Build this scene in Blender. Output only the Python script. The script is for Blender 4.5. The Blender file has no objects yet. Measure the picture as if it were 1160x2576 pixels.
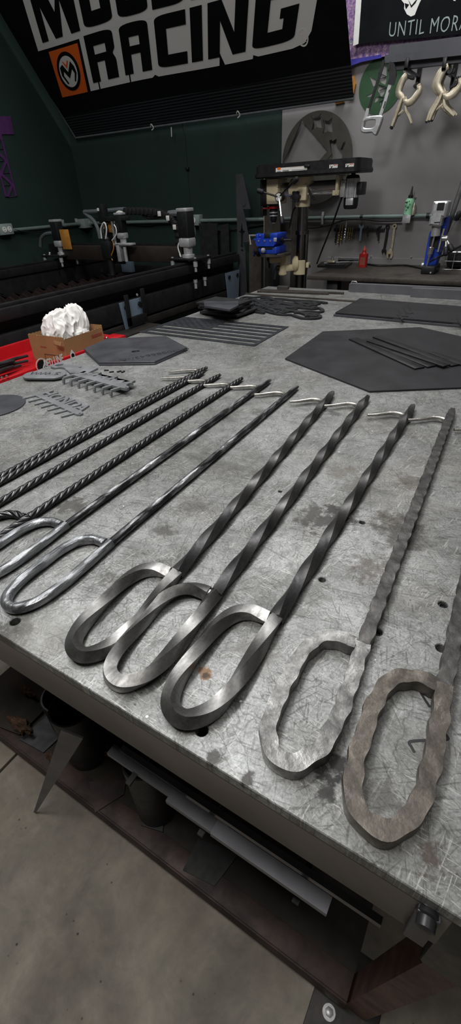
import bpy, bmesh, math, random
from mathutils import Vector, Matrix, Euler
SC = bpy.context.scene
COL = SC.collection
PI = math.pi
TZ = 0.9                                   # table top height
rnd = random.Random(7)

# ---------------------------------------------------------------- camera
R_ROWS = ((0.85495995, 0.51697375, -0.04220937), (0.26748593, -0.50915414, -0.8180546), (-0.44440383, 0.68811351, -0.5735896))
CAM = Vector((1.07700126, -0.13443524, TZ + 0.36146726))
FPX = 1140.7134
RIGHT, DOWN, FWD = [Vector(r) for r in R_ROWS]

def ray(u, v):
    return RIGHT * ((u - 580) / FPX) + DOWN * ((v - 1288) / FPX) + FWD

def P(u, v, x=None, y=None, z=None):
    """point of the photo on a real plane x=, y= or z= of the room"""
    d = ray(u, v)
    if x is not None: t = (x - CAM.x) / d.x
    elif y is not None: t = (y - CAM.y) / d.y
    else: t = (z - CAM.z) / d.z
    return CAM + d * t

# ---------------------------------------------------------------- helpers
def world(o):
    m = o.matrix_basis.copy()
    while o.parent:
        o = o.parent
        m = o.matrix_basis @ m
    return m

def tag(o, label=None, cat=None, group=None, kind=None):
    if label: o['label'] = label
    if cat: o['category'] = cat
    if group: o['group'] = group
    if kind: o['kind'] = kind
    return o

def thing(name, label, cat, loc=(0, 0, 0), rotz=0.0, group=None):
    o = bpy.data.objects.new(name, None)
    o.empty_display_size = .02
    COL.objects.link(o)
    o.location = loc
    o.rotation_euler = (0, 0, rotz)
    return tag(o, label, cat, group)

def link_mesh(name, me, mat, parent=None):
    o = bpy.data.objects.new(name, me)
    COL.objects.link(o)
    if mat is not None:
        me.materials.clear()
        for m_ in (mat if isinstance(mat, (list, tuple)) else [mat]): me.materials.append(m_)
    if parent: o.parent = parent
    return o

def obj(name, bm, mat, parent=None, smooth=True, local=False, angle=35):
    """bm holds world coordinates; they are brought into the parent's frame"""
    if parent and not local:
        bm.transform(world(parent).inverted())
    elif not parent and not local:
        # origin at the middle of the base
        if len(bm.verts):
            xs = [v.co.x for v in bm.verts]; ys = [v.co.y for v in bm.verts]; zs = [v.co.z for v in bm.verts]
            c = Vector(((min(xs) + max(xs)) / 2, (min(ys) + max(ys)) / 2, min(zs)))
            bm.transform(Matrix.Translation(-c))
    bm.normal_update()
    if smooth:
        ca = math.radians(angle)
        for f in bm.faces: f.smooth = True
        for e in bm.edges:
            if len(e.link_faces) == 2:
                try:
                    e.smooth = e.calc_face_angle() < ca
                except Exception: pass
    me = bpy.data.meshes.new(name)
    bm.to_mesh(me); bm.free()
    o = link_mesh(name, me, mat, parent)
    if not parent and not local: o.location = c
    return o

def B(): return bmesh.new()

def add_mesh(bm, verts, faces):
    vs = [bm.verts.new(v) for v in verts]
    for f in faces:
        try: bm.faces.new([vs[i] for i in f])
        except ValueError: pass
    return vs

def box(bm, lo, hi, bev=0.0, M=None):
    x0, y0, z0 = lo; x1, y1, z1 = hi
    b = bmesh.new()
    add_mesh(b, [(x0, y0, z0), (x1, y0, z0), (x1, y1, z0), (x0, y1, z0), (x0, y0, z1), (x1, y0, z1), (x1, y1, z1), (x0, y1, z1)],
             [(0, 3, 2, 1), (4, 5, 6, 7), (0, 1, 5, 4), (1, 2, 6, 5), (2, 3, 7, 6), (3, 0, 4, 7)])
    if bev > 0:
        bmesh.ops.bevel(b, geom=b.edges[:], offset=bev, segments=2, affect='EDGES', profile=.5)
    if M is not None: b.transform(M)
    merge(bm, b)

def merge(bm, b):
    b.verts.index_update()
    vs = [bm.verts.new(v.co) for v in b.verts]
    for f in b.faces:
        try:
            nf = bm.faces.new([vs[v.index] for v in f.verts]); nf.material_index = f.material_index
        except ValueError: pass
    b.free()

def frame_to(d):
    d = Vector(d).normalized()
    up = Vector((0, 0, 1)) if abs(d.z) < .98 else Vector((0, 1, 0))
    x = up.cross(d).normalized(); y = d.cross(x)
    return x, y, d

def obox(bm, a, b, w, h, bev=0.0, up=None):
    """bar of section w x h from a to b"""
    a = Vector(a); b = Vector(b)
    d = (b - a); L = d.length; d.normalize()
    if up is None: x, y, d = frame_to(d)
    else:
        y = Vector(up); x = y.cross(d).normalized(); y = d.cross(x)
    M = Matrix(((x.x, y.x, d.x, a.x), (x.y, y.y, d.y, a.y), (x.z, y.z, d.z, a.z), (0, 0, 0, 1)))
    box(bm, (-w / 2, -h / 2, 0), (w / 2, h / 2, L), bev, M)

def ring_mesh(bm, rings, closed_ring=True, cap=True, loop=False):
    vs = [[bm.verts.new(p) for p in r] for r in rings]
    n = len(vs[0]); m = len(vs)
    for i in range(m if loop else m - 1):
        a = vs[i]; b = vs[(i + 1) % m]
        for j in range(n if closed_ring else n - 1):
            k = (j + 1) % n
            try: bm.faces.new((a[j], a[k], b[k], b[j]))
            except ValueError: pass
    if cap and not loop:
        try: bm.faces.new(list(reversed(vs[0])))
        except ValueError: pass
        try: bm.faces.new(vs[-1])
        except ValueError: pass

def cyl(bm, a, b, r0, r1=None, n=20, cap=True):
    a = Vector(a); b = Vector(b); r1 = r0 if r1 is None else r1
    x, y, d = frame_to(b - a)
    rings = []
    for p, r in ((a, r0), (b, r1)):
        rings.append([p + (x * math.cos(2 * PI * k / n) + y * math.sin(2 * PI * k / n)) * r for k in range(n)])
    ring_mesh(bm, rings, cap=cap)

def lathe(bm, a, d, prof, n=24):
    """prof: list of (t along d, radius)"""
    a = Vector(a); x, y, d = frame_to(d)
    rings = [[a + d * t + (x * math.cos(2 * PI * k / n) + y * math.sin(2 * PI * k / n)) * max(r, 1e-5) for k in range(n)] for t, r in prof]
    ring_mesh(bm, rings)

def catmull(pts, seg=8, closed=False):
    pts = [Vector(p) for p in pts]; out = []; n = len(pts)
    rng = range(n) if closed else range(n - 1)
    for i in rng:
        p1 = pts[i]; p2 = pts[(i + 1) % n]
        p0 = pts[(i - 1) % n] if closed or i > 0 else p1 * 2 - p2
        p3 = pts[(i + 2) % n] if closed or i + 2 < n else p2 * 2 - p1
        for k in range(seg):
            t = k / seg
            out.append(.5 * ((2 * p1) + (-p0 + p2) * t + (2 * p0 - 5 * p1 + 4 * p2 - p3) * t * t + (-p0 + 3 * p1 - 3 * p2 + p3) * t ** 3))
    if not closed: out.append(pts[-1])
    return out

def resample(pts, step):
    out = [pts[0].copy()]; acc = 0
    for a, b in zip(pts[:-1], pts[1:]):
        L = (b - a).length
        if L < 1e-9: continue
        while acc + L >= step:
            t = (step - acc) / L
            a = a + (b - a) * t; L = (b - a).length; acc = 0
            out.append(a.copy())
        acc += L
    if (out[-1] - pts[-1]).length > step * .3: out.append(pts[-1].copy())
    return out

def tube(bm, pts, r, n=10, smooth=0, cap=True, loop=False):
    pts = [Vector(p) for p in pts]
    if smooth: pts = catmull(pts, smooth, loop)
    rings = []; m = len(pts); x = None
    for i, p in enumerate(pts):
        a = pts[(i - 1) % m] if loop or i > 0 else p
        b = pts[(i + 1) % m] if loop or i < m - 1 else p
        d = (b - a).normalized()
        if x is None: x, y, _ = frame_to(d)
        else:
            x = (x - d * x.dot(d)).normalized(); y = d.cross(x)
        rr = r(i / (m - 1)) if callable(r) else r
        rings.append([p + (x * math.cos(2 * PI * k / n) + y * math.sin(2 * PI * k / n)) * rr for k in range(n)])
    ring_mesh(bm, rings, cap=cap, loop=loop)

def sweep(bm, pts, prof, up=(0, 0, 1)):
    """planar sweep: prof(s, i) -> list of (n, b) offsets; n = sideways, b = up"""
    up = Vector(up); s = 0; rings = []; m = len(pts)
    for i, p in enumerate(pts):
        if i: s += (pts[i] - pts[i - 1]).length
        d = (pts[min(i + 1, m - 1)] - pts[max(i - 1, 0)]).normalized()
        nx = d.cross(up).normalized()
        b = nx.cross(d)
        rings.append([p + nx * a + b * c for a, c in prof(s, i)])
    ring_mesh(bm, rings)

def prism(bm, poly, o, ex, ey, ez, th):
    """extrude 2-D polygon (list of (a,b)) in plane ex,ey by th along ez (no holes)"""
    o = Vector(o); ex = Vector(ex); ey = Vector(ey); ez = Vector(ez)
    lo = [bm.verts.new(o + ex * a + ey * b) for a, b in poly]
    hi = [bm.verts.new(o + ex * a + ey * b + ez * th) for a, b in poly]
    n = len(poly)
    fs = []
    try:
        fs.append(bm.faces.new(list(reversed(lo)))); fs.append(bm.faces.new(hi))
    except ValueError: pass
    for i in range(n):
        j = (i + 1) % n
        try: bm.faces.new((lo[i], lo[j], hi[j], hi[i]))
        except ValueError: pass
    bmesh.ops.triangulate(bm, faces=[f for f in fs if len(f.verts) > 4])

def plate(bm, polys, o, ex, ey, ez, th, bev=0.0):
    """even-odd filled plate with holes: list of 2-D loops, extruded th along ez from o"""
    cu = bpy.data.curves.new('tmp', 'CURVE'); cu.dimensions = '2D'; cu.fill_mode = 'BOTH'
    cu.extrude = th / 2 - bev; cu.bevel_depth = bev; cu.bevel_resolution = 0
    cu.offset = -bev
    for poly in polys:
        sp = cu.splines.new('POLY'); sp.points.add(len(poly) - 1); sp.use_cyclic_u = True
        for q, (a, b_) in zip(sp.points, poly): q.co = (a, b_, 0, 1)
    b = curve_bm(cu)
    ex = Vector(ex); ey = Vector(ey); ez = Vector(ez); o = Vector(o) + ez * (th / 2)
    b.transform(Matrix(((ex.x, ey.x, ez.x, o.x), (ex.y, ey.y, ez.y, o.y), (ex.z, ey.z, ez.z, o.z), (0, 0, 0, 1))))
    merge(bm, b)

def curve_bm(cu):
    t = bpy.data.objects.new('tmp', cu); COL.objects.link(t)
    dg = bpy.context.evaluated_depsgraph_get(); dg.update()
    me = bpy.data.meshes.new_from_object(t.evaluated_get(dg))
    b = bmesh.new(); b.from_mesh(me)
    bpy.data.objects.remove(t); bpy.data.curves.remove(cu); bpy.data.meshes.remove(me)
    bmesh.ops.remove_doubles(b, verts=b.verts[:], dist=1e-6)
    return b

def text_bm(bm, s, size, o, ex, ey, ez, th, width=1.0, shear=0.0, bold=0.0, align='LEFT', spacing=1.0):
    cu = bpy.data.curves.new('tmp', 'FONT'); cu.body = s; cu.size = size; cu.extrude = th / 2; cu.shear = shear
    cu.offset = bold; cu.align_x = align; cu.space_character = spacing; cu.resolution_u = 3
    b = curve_bm(cu)
    ex = Vector(ex) * width; ey = Vector(ey); ez = Vector(ez); o = Vector(o) + ez * (th / 2)
    b.transform(Matrix(((ex.x, ey.x, ez.x, o.x), (ex.y, ey.y, ez.y, o.y), (ex.z, ey.z, ez.z, o.z), (0, 0, 0, 1))))
    merge(bm, b)

def circ(cx, cy, r, n=24, r2=None):
    r2 = r if r2 is None else r2
    return [(cx + r * math.cos(2 * PI * k / n), cy + r2 * math.sin(2 * PI * k / n)) for k in range(n)]

def star(cx, cy, r, ri=.4, n=5, a0=PI / 2):
    return [(cx + (r if k % 2 == 0 else r * ri) * math.cos(a0 + PI * k / n), cy + (r if k % 2 == 0 else r * ri) * math.sin(a0 + PI * k / n)) for k in range(2 * n)]

def rrect(x0, y0, x1, y1, r, n=5):
    out = []
    for cx, cy, a in ((x1 - r, y1 - r, 0), (x0 + r, y1 - r, 1), (x0 + r, y0 + r, 2), (x1 - r, y0 + r, 3)):
        for k in range(n + 1):
            t = (a + k / n) * PI / 2
            out.append((cx + r * math.cos(t), cy + r * math.sin(t)))
    return out

def smooth2(pts, seg=5):
    return [(q.x, q.y) for q in catmull([Vector((a, b, 0)) for a, b in pts], seg, True)]

X_, Y_, Z_ = Vector((1, 0, 0)), Vector((0, 1, 0)), Vector((0, 0, 1))
NY = Vector((0, -1, 0))

def wallpoly(pix, y):
    """photo points on the plane y -> (x, z) polygon"""
    return [(q.x, q.z) for q in (P(u, v, y=y) for u, v in pix)]

def wallplate(bm, polys, y, th):
    """plate standing in the plane y, facing the room, front at y - th"""
    plate(bm, polys, (0, y, 0), X_, Z_, NY, th)

def tabpoly(pix, z=TZ):
    return [(q.x, q.y) for q in (P(u, v, z=z) for u, v in pix)]

# ---------------------------------------------------------------- materials
def lin(c):
    return c / 12.92 if c <= .04045 else ((c + .055) / 1.055) ** 2.4

def rgb(h):
    return tuple(lin(int(h[i:i + 2], 16) / 255) for i in (0, 2, 4)) + (1,)

class NT:
    def __init__(s, name):
        s.m = bpy.data.materials.new(name); s.m.use_nodes = True
        s.t = s.m.node_tree; s.b = s.t.nodes['Principled BSDF']
        s.co = None
    def n(s, typ, **kw):
        nd = s.t.nodes.new(typ)
        for k, v in kw.items():
            if k in nd.inputs and not hasattr(nd, k): nd.inputs[k].default_value = v
            else: setattr(nd, k, v)
        return nd
    def l(s, a, b): s.t.links.new(a, b)
    def coords(s, scale=(1, 1, 1), rot=(0, 0, 0), kind='Object'):
        if s.co is None: s.co = s.n('ShaderNodeTexCoord')
        mp = s.n('ShaderNodeMapping'); mp.vector_type = 'TEXTURE'; mp.inputs['Scale'].default_value = [1 / q for q in scale]; mp.inputs['Rotation'].default_value = rot
        s.l(s.co.outputs[kind], mp.inputs['Vector'])
        return mp.outputs['Vector']
    def noise(s, scale, detail=4, rough=.55, vec=None, dist=0):
        nd = s.n('ShaderNodeTexNoise'); nd.inputs['Scale'].default_value = scale; nd.inputs['Detail'].default_value = detail
        nd.inputs['Roughness'].default_value = rough; nd.inputs['Distortion'].default_value = dist
        s.l(vec if vec is not None else s.coords(), nd.inputs['Vector'])
        return nd.outputs['Fac']
    def ramp(s, fac, stops):
        if len(stops) == 2 and not isinstance(stops[0][1], tuple):
            r = s.n('ShaderNodeMapRange'); r.clamp = True
            for i, v in ((1, stops[0][0]), (2, stops[1][0]), (3, stops[0][1]), (4, stops[1][1])): r.inputs[i].default_value = v
            s.l(fac, r.inputs[0]); return r.outputs[0]
        r = s.n('ShaderNodeValToRGB'); e = r.color_ramp.elements
        while len(e) < len(stops): e.new(.5)
        for q, (pos, c) in zip(e, stops):
            q.position = pos; q.color = c if isinstance(c, tuple) else (c, c, c, 1)
        s.l(fac, r.inputs['Fac']); return r.outputs['Color']
    def mix(s, fac, a, b, blend='MIX'):
        m = s.n('ShaderNodeMix'); m.data_type = 'RGBA'; m.blend_type = blend
        for i, v in ((0, fac), (6, a), (7, b)):
            if isinstance(v, bpy.types.NodeSocket): s.l(v, m.inputs[i])
            else: m.inputs[i].default_value = v
        return m.outputs[2]
    def math(s, op, a, b=0.0):
        m = s.n('ShaderNodeMath'); m.operation = op
        for i, v in ((0, a), (1, b)):
            if isinstance(v, bpy.types.NodeSocket): s.l(v, m.inputs[i])
            else: m.inputs[i].default_value = v
        return m.outputs[0]
    def bump(s, h, strength=.3, dist=.002, prev=None):
        b = s.n('ShaderNodeBump'); b.inputs['Strength'].default_value = strength; b.inputs['Distance'].default_value = dist
        s.l(h, b.inputs['Height'])
        if prev is not None: s.l(prev, b.inputs['Normal'])
        return b.outputs['Normal']
    def set(s, **kw):
        for k, v in kw.items():
            i = s.b.inputs[{'base': 'Base Color', 'metal': 'Metallic', 'rough': 'Roughness', 'normal': 'Normal', 'spec': 'Specular IOR Level', 'coat': 'Coat Weight', 'alpha': 'Alpha', 'trans': 'Transmission Weight', 'sheen': 'Sheen Weight'}[k]]
            if isinstance(v, bpy.types.NodeSocket): s.l(v, i)
            else: i.default_value = v
        return s.m

def simple(name, hexc, rough=.5, metal=0.0, var=.18, scale=25, bump=.08, bscale=None, spec=.5):
    """paint or plain surface with soft mottling and fine grain"""
    t = NT(name); c = rgb(hexc)
    n1 = t.noise(scale, 5)
    d = tuple(max(0, x * (1 - var)) for x in c[:3]) + (1,); l_ = tuple(min(1, x * (1 + var)) for x in c[:3]) + (1,)
    base = t.ramp(n1, [(.3, d), (.7, l_)])
    rr = t.ramp(t.noise(scale * 1.7, 3), [(.3, max(0, rough - .08)), (.7, min(1, rough + .08))])
    t.set(base=base, metal=metal, rough=rr, spec=spec)
    if bump: t.set(normal=t.bump(t.noise(bscale or scale * 8, 4), bump, .001))
    return t.m

def worn_steel(name, dark, light, rough=.4, metal=.9, scale=30, stretch=None, bump=.25, edge=None, mix=(.35, .65), bscale=None, bdist=.0015):
    t = NT(name)
    v = t.coords(stretch or (1, 1, 1))
    n1 = t.noise(scale, 7, .65, v, .4)
    base = t.ramp(n1, [(mix[0], rgb(dark)), (mix[1], rgb(light))])
    fine = t.noise(scale * 9, 3, .6)
    base = t.mix(.35, base, t.ramp(fine, [(.3, .35), (.7, .75)]), 'OVERLAY')
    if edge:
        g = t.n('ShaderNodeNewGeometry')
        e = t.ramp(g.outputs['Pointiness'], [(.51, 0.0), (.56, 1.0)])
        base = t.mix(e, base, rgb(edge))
    t.set(base=base, metal=metal, rough=t.ramp(n1, [(.3, rough + .12), (.7, rough - .08)]))
    t.set(normal=t.bump(t.noise(bscale or scale * 3, 5, .6, v), bump, bdist))
    return t.m

def table_top_material():
    t = NT('scratched_table_steel')
    c0 = t.coords()
    big = t.noise(3.2, 6, .6, c0, .6); mid = t.noise(14, 7, .68, c0, .5); fine = t.noise(420, 3, .7)
    base = t.ramp(big, [(.28, rgb('6e6f6d')), (.5, rgb('828383')), (.72, rgb('929494'))])
    base = t.mix(.75, base, t.ramp(mid, [(.3, rgb('706f6a')), (.5, rgb('bcbcba')), (.7, rgb('e0e1e0'))]), 'OVERLAY')
    base = t.mix(.5, base, t.ramp(fine, [(.3, .15), (.7, .85)]), 'OVERLAY')
    base = t.mix(.5, base, t.ramp(t.noise(85, 6, .75), [(.3, .25), (.7, .75)]), 'OVERLAY')
    # warm tarnish and cool grey areas
    tr = t.ramp(t.noise(5.5, 5, .6, c0, .8), [(.52, 0.0), (.72, 1.0)])
    base = t.mix(t.math('MULTIPLY', tr, .35), base, rgb('8a8378'))
    # dark smudges in patches
    sm = t.math('MULTIPLY', t.ramp(t.noise(9, 8, .72, c0, 1.2), [(.60, 0.0), (.70, 1.0)]), t.ramp(t.noise(2.6, 3, .5, c0), [(.48, 0.0), (.62, 1.0)]))
    base = t.mix(t.math('MULTIPLY', sm, .75), base, rgb('3a3834'))
    # pits
    vo = t.n('ShaderNodeTexVoronoi'); vo.inputs['Scale'].default_value = 95; t.l(c0, vo.inputs['Vector'])
    pit = t.math('MULTIPLY', t.ramp(vo.outputs['Distance'], [(.06, 1.0), (.13, 0.0)]), t.ramp(t.noise(22, 3, .5, c0), [(.5, 0.0), (.58, 1.0)]))
    base = t.mix(t.math('MULTIPLY', pit, .8), base, rgb('2f2e2c'))
    # scratches: long thin streaks in many directions, dark and bright
    h = None
    for k, (ang, sx, sy, th, bright, amt) in enumerate(((.3, 3, 170, .70, 0, .55), (1.1, 4, 200, .70, 1, .5), (1.9, 3, 150, .69, 0, .6), (2.6, 5, 220, .71, 1, .45),
                                                       (.75, 6, 120, .69, 0, .5), (2.2, 7, 260, .70, 0, .5), (1.5, 9, 200, .69, 1, .5), (2.95, 4, 240, .70, 0, .55),
                                                       (.05, 12, 230, .69, 0, .5), (1.35, 14, 280, .70, 0, .5))):
        v = t.coords((sx, sy, 1), (0, 0, ang))
        wob = t.noise(1.0, 2, .5, v, .25)
        s_ = t.ramp(wob, [(th - .012, 0.0), (th + .012, 1.0)])
        mk = t.ramp(t.noise(4 + k, 3, .6, t.coords((1, 1, 1), (0, 0, ang + .4))), [(.42, 0.0), (.56, 1.0)])
        f = t.math('MULTIPLY', s_, t.math('MULTIPLY', mk, amt * (.35 if bright else .62)))
        base = t.mix(f, base, rgb('c8c8c4') if bright else rgb('33322f'))
    for k in range(8):
        ang = .2 + k * .41
        s_ = t.ramp(t.noise(1.0, 2, .5, t.coords((26 + 5 * k, 430 + 30 * k, 1), (0, 0, ang)), .6), [(.615, 0.0), (.64, 1.0)])
        mk = t.ramp(t.noise(11 + 2 * k, 3, .6, t.coords((1, 1, 1), (0, 0, ang + .9))), [(.45, 0.0), (.55, 1.0)])
        f = t.math('MULTIPLY', s_, t.math('MULTIPLY', mk, .5))
        base = t.mix(f, base, rgb('b5b5b2') if k % 4 == 3 else rgb('3a3936'))
    # short curly hairline network
    vd = t.n('ShaderNodeTexVoronoi'); vd.feature = 'DISTANCE_TO_EDGE'; vd.inputs['Scale'].default_value = 26
    wv = t.n('ShaderNodeTexNoise'); wv.inputs['Scale'].default_value = 12; wv.inputs['Detail'].default_value = 4; t.l(c0, wv.inputs['Vector'])
    mv = t.n('ShaderNodeMix'); mv.data_type = 'VECTOR'; mv.inputs[0].default_value = .09
    t.l(c0, mv.inputs[4]); t.l(wv.outputs['Color'], mv.inputs[5]); t.l(mv.outputs[1], vd.inputs['Vector'])
    net = t.math('MULTIPLY', t.ramp(vd.outputs['Distance'], [(.008, 1.0), (.022, 0.0)]), t.ramp(t.noise(7, 4, .6, c0), [(.5, 0.0), (.62, 1.0)]))
    base = t.mix(t.math('MULTIPLY', net, .5), base, rgb('3b3a37'))
    # spatter specks, white
    v2 = t.n('ShaderNodeTexVoronoi'); v2.inputs['Scale'].default_value = 60; t.l(c0, v2.inputs['Vector'])
    sp = t.math('MULTIPLY', t.ramp(v2.outputs['Distance'], [(.05, 1.0), (.09, 0.0)]), t.ramp(t.noise(30, 2, .5, c0), [(.6, 0.0), (.64, 1.0)]))
    base = t.mix(sp, base, rgb('e4e4e0'))
    # larger irregular stains with a shape of their own
    stn = [t.noise(60, 6, .7, c0), t.noise(83, 6, .7, c0)]
    def stain(px, py, r, colr, amt, seed):
        nonlocal base
        gm = t.n('ShaderNodeMapping'); gm.inputs['Location'].default_value = (.62 - px, .98 - py, -TZ)
        t.l(t.co.outputs['Object'], gm.inputs['Vector'])
        ln = t.n('ShaderNodeVectorMath'); ln.operation = 'LENGTH'; t.l(gm.outputs['Vector'], ln.inputs[0])
        d = t.math('DIVIDE', ln.outputs['Value'], r * 1.7)
        nn = stn[seed % 2]
        f = t.ramp(t.math('ADD', d, t.math('MULTIPLY', t.math('SUBTRACT', nn, .5), 3.2)), [(.35, 1.0), (.75, 0.0)])
        base = t.mix(t.math('MULTIPLY', f, amt), base, rgb(colr))
    for (u, v, r, colr, amt) in STAINS:
        q = P(u, v, z=TZ)
        stain(q.x, q.y, r, colr, amt, hash((u, v)) % 5)
    rough = t.ramp(mid, [(.3, .52), (.7, .38)])
    t.set(base=base, metal=.35, rough=rough, spec=.5)
    nb = t.bump(fine, .12, .0006)
    t.set(normal=nb)
    return t.m

STAINS = [(820, 1305, .030, '262320', .85), (865, 1290, .02, '262320', .7), (975, 1305, .02, '3a2f22', .6), (1010, 1340, .03, '34302b', .7), (930, 1430, .02, '3a2d22', .6), (825, 1925, .014, '161513', .95),
          (515, 1695, .006, '6a4a26', .9), (518, 1698, .003, '2b1d10', .9), (25, 1592, .018, '34332f', .8), (185, 1270, .022, '45433f', .8), (280, 1455, .012, '45433f', .7), (905, 1225, .02, '55524c', .7),
          (1040, 1215, .02, '4b4237', .6), (860, 1185, .02, '5c574f', .6), (700, 1150, .012, '3f3b36', .6), (960, 2000, .012, '3a3733', .6), (822, 1990, .006, '242321', .9), (832, 2002, .005, '242321', .9),
          (490, 1270, .02, '4a4844', .5), (410, 1335, .014, '43413d', .7), (650, 1640, .02, '55524c', .4), (1085, 2158, .008, '3b2f28', .8), (545, 1905, .006, '2c2a27', .9), (625, 1960, .005, '2c2a27', .9),
          (585, 1180, .03, '504e49', .4), (760, 1480, .03, '4c4b48', .5), (600, 860, .03, '504e49', .5), (745, 845, .025, '514e49', .6), (1110, 1890, .014, '6a6862', .3), (470, 995, .02, '474541', .5),
          (840, 1040, .012, '3a3835', .7), (650, 1035, .014, '45423d', .6), (430, 965, .012, '4a4640', .6), (780, 1290, .02, '46433f', .5), (120, 1590, .03, '77756f', .4), (950, 760, .03, 'c9c9c6', .5)]

M = {}
M['table'] = table_top_material()
M['apron'] = simple('dark_mill_scale_edge', '6f6965', .5, .35, .16, 9, .05)
M['mill'] = simple('mill_scale_plate', '313134', .42, .45, .14, 7, .05, 160)
M['mill2'] = simple('grey_mill_plate', '4b4c51', .45, .45, .22, 9, .06, 160)
M['blackplate'] = simple('black_cut_plate', '2b2c2e', .5, .35, .25, 30, .1)
M['grayplate'] = simple('cut_grey_plate', '7c7e81', .45, .35, .2, 25, .1)
M['legrust'] = worn_steel('red_brown_leg_steel', '4a3835', '7d625b', .6, .15, 12, None, .3, None, (.35, .7))
M['rusty'] = worn_steel('rusty_frame_steel', '262020', '453531', .6, .25, 12, None, .3, None, (.35, .7))
M['frame'] = worn_steel('dark_frame_steel', '1b1a1a', '35302d', .55, .3, 9, None, .25)
M['shelf'] = worn_steel('brown_shelf_steel', '171513', '33291d', .6, .3, 5, None, .3, None, (.4, .75))
M['tubegray'] = simple('grey_box_tube', '6d6d72', .42, .5, .2, 12, .06)
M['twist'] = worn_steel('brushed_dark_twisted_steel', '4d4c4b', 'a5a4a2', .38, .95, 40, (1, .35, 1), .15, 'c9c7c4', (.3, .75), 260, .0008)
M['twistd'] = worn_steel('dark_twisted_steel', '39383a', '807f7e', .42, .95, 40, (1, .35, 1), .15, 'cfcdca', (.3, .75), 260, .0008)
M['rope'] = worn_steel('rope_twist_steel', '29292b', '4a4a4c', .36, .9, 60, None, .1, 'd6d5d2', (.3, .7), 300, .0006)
M['bark'] = worn_steel('bark_textured_steel', '38383a', 'adaeb0', .4, .85, 90, (1, .16, 1), .8, None, (.47, .62), 110, .002)
M['barkh'] = worn_steel('bark_textured_bright_steel', '505255', 'a2a4a6', .38, .9, 90, (1, .16, 1), .8, None, (.36, .62), 110, .002)
M['hammer'] = worn_steel('hammered_dark_steel', '403f3f', '62605e', .48, .85, 30, None, .35, None, (.35, .7), 110, .002)
M['hammerh'] = worn_steel('hammered_bright_steel', '555554', '8d8c8a', .42, .9, 40, None, .5, None, (.35, .65), 110, .0015)
M['hammerb'] = worn_steel('hammered_brown_steel', '4a4642', '716b64', .44, .9, 40, None, .4, None, (.3, .68), 110, .0015)
M['bright'] = worn_steel('bright_ground_steel', '8f8d88', 'cfccc5', .3, .9, 50, None, .1)
M['green'] = simple('dark_green_wall_paint', '22332f', .75, 0, .10, 5, .15, 90, .25)
M['concrete'] = None
M['wallsteel'] = simple('grey_sheet_steel_wall', '8a8888', .55, .3, .10, 4, .05, 60)
M['black'] = simple('black_paint', '17181a', .45, 0, .2, 30, .05)
M['blackmetal'] = simple('black_coated_steel', '29292b', .38, .4, .25, 20, .06)
M['cncbrown'] = simple('dark_brown_beam', '332c28', .5, .3, .25, 8, .08)
M['bluegray'] = simple('blue_grey_leg_paint', '6d7c8b', .5, 0, .12, 12, .05)
M['conduit'] = simple('painted_grey_green_conduit', '71817d', .5, .2, .10, 20, .04)
M['boxgray'] = simple('grey_outlet_box', '8d9a98', .5, .2, .08, 20, .03)
M['white'] = simple('off_white_plastic', 'd6d6d2', .5, 0, .06, 30, .03)
M['red'] = simple('glossy_red_paint', 'a8131b', .35, 0, .12, 10, .03)
M['card'] = simple('brown_cardboard', '93704a', .8, 0, .10, 14, .12, 120)
M['cardred'] = simple('red_print_on_cardboard', '8a4836', .8, 0, .15, 60, .05)
M['bag'] = simple('white_crumpled_cloth', 'dedcd8', .75, 0, .04, 12, .15, 40)
M['cream'] = simple('cream_enamel', 'dccfac', .38, 0, .08, 14, .04)
M['chrome'] = worn_steel('chromed_steel', 'b9b9b9', 'e2e2e2', .18, .85, 12, None, .02)
M['columnsteel'] = worn_steel('oily_column_steel', '55524f', '8d8a86', .22, 1.0, 16, (1, 1, .3), .05)
M['alu'] = worn_steel('cast_aluminium', 'a3a4a6', 'd2d3d5', .4, .5, 20, None, .06)
M['blue'] = simple('blue_machine_paint', '1c3fae', .4, 0, .12, 18, .05)
M['rubber'] = simple('black_rubber', '131314', .6, 0, .2, 40, .05)
M['banner'] = simple('black_banner_fabric', '0b0d10', .85, 0, .2, 8, .2, 300, .12)
M['bannerwhite'] = simple('white_banner_print', 'd9d9d6', .65, 0, .05, 5, .1, 300)
M['orange'] = simple('orange_banner_print', 'e5661c', .65, 0, .05, 5, .1, 300)
M['purple'] = simple('purple_spray_paint', '4a1f57', .7, 0, .25, 30, .05)
M['darkplate'] = simple('weathered_dark_plate', '45443f', .5, .3, .25, 14, .1)
M['greenpaint'] = simple('green_painted_plate', '274a2e', .5, .1, .2, 10, .06)
M['wood'] = simple('orange_wood_scrap', 'b1782f', .7, 0, .2, 30, .1)
M['bottlegreen'] = simple('pale_green_plastic', '9fe0b4', .4, 0, .08, 20, .02)
M['leaf'] = simple('dark_green_print', '2f6b46', .5, 0, .2, 60, 0)
M['bottlered'] = simple('red_plastic_bottle', '9c1b17', .35, 0, .12, 30, .03)
M['clamp'] = worn_steel('nickel_plated_clamp', 'a89d86', 'ded5bf', .36, .6, 40, None, .1)
M['marker'] = simple('black_marker_ink', '17161a', .5, 0, .1, 40, 0)
M['silverink'] = simple('darker_marker_on_plate', '1d1d20', .5, 0, .1, 40, 0)
M['label'] = simple('white_sticker', 'e2e0da', .5, 0, .04, 30, 0)
M['labelgray'] = simple('grey_print', '8b8b88', .6, 0, .1, 60, 0)
M['labelred'] = simple('red_print', 'b5382e', .6, 0, .1, 60, 0)
M['goldbit'] = worn_steel('bronze_drill_bit', '5f523c', 'b79c63', .3, .9, 60, None, .1)
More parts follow.
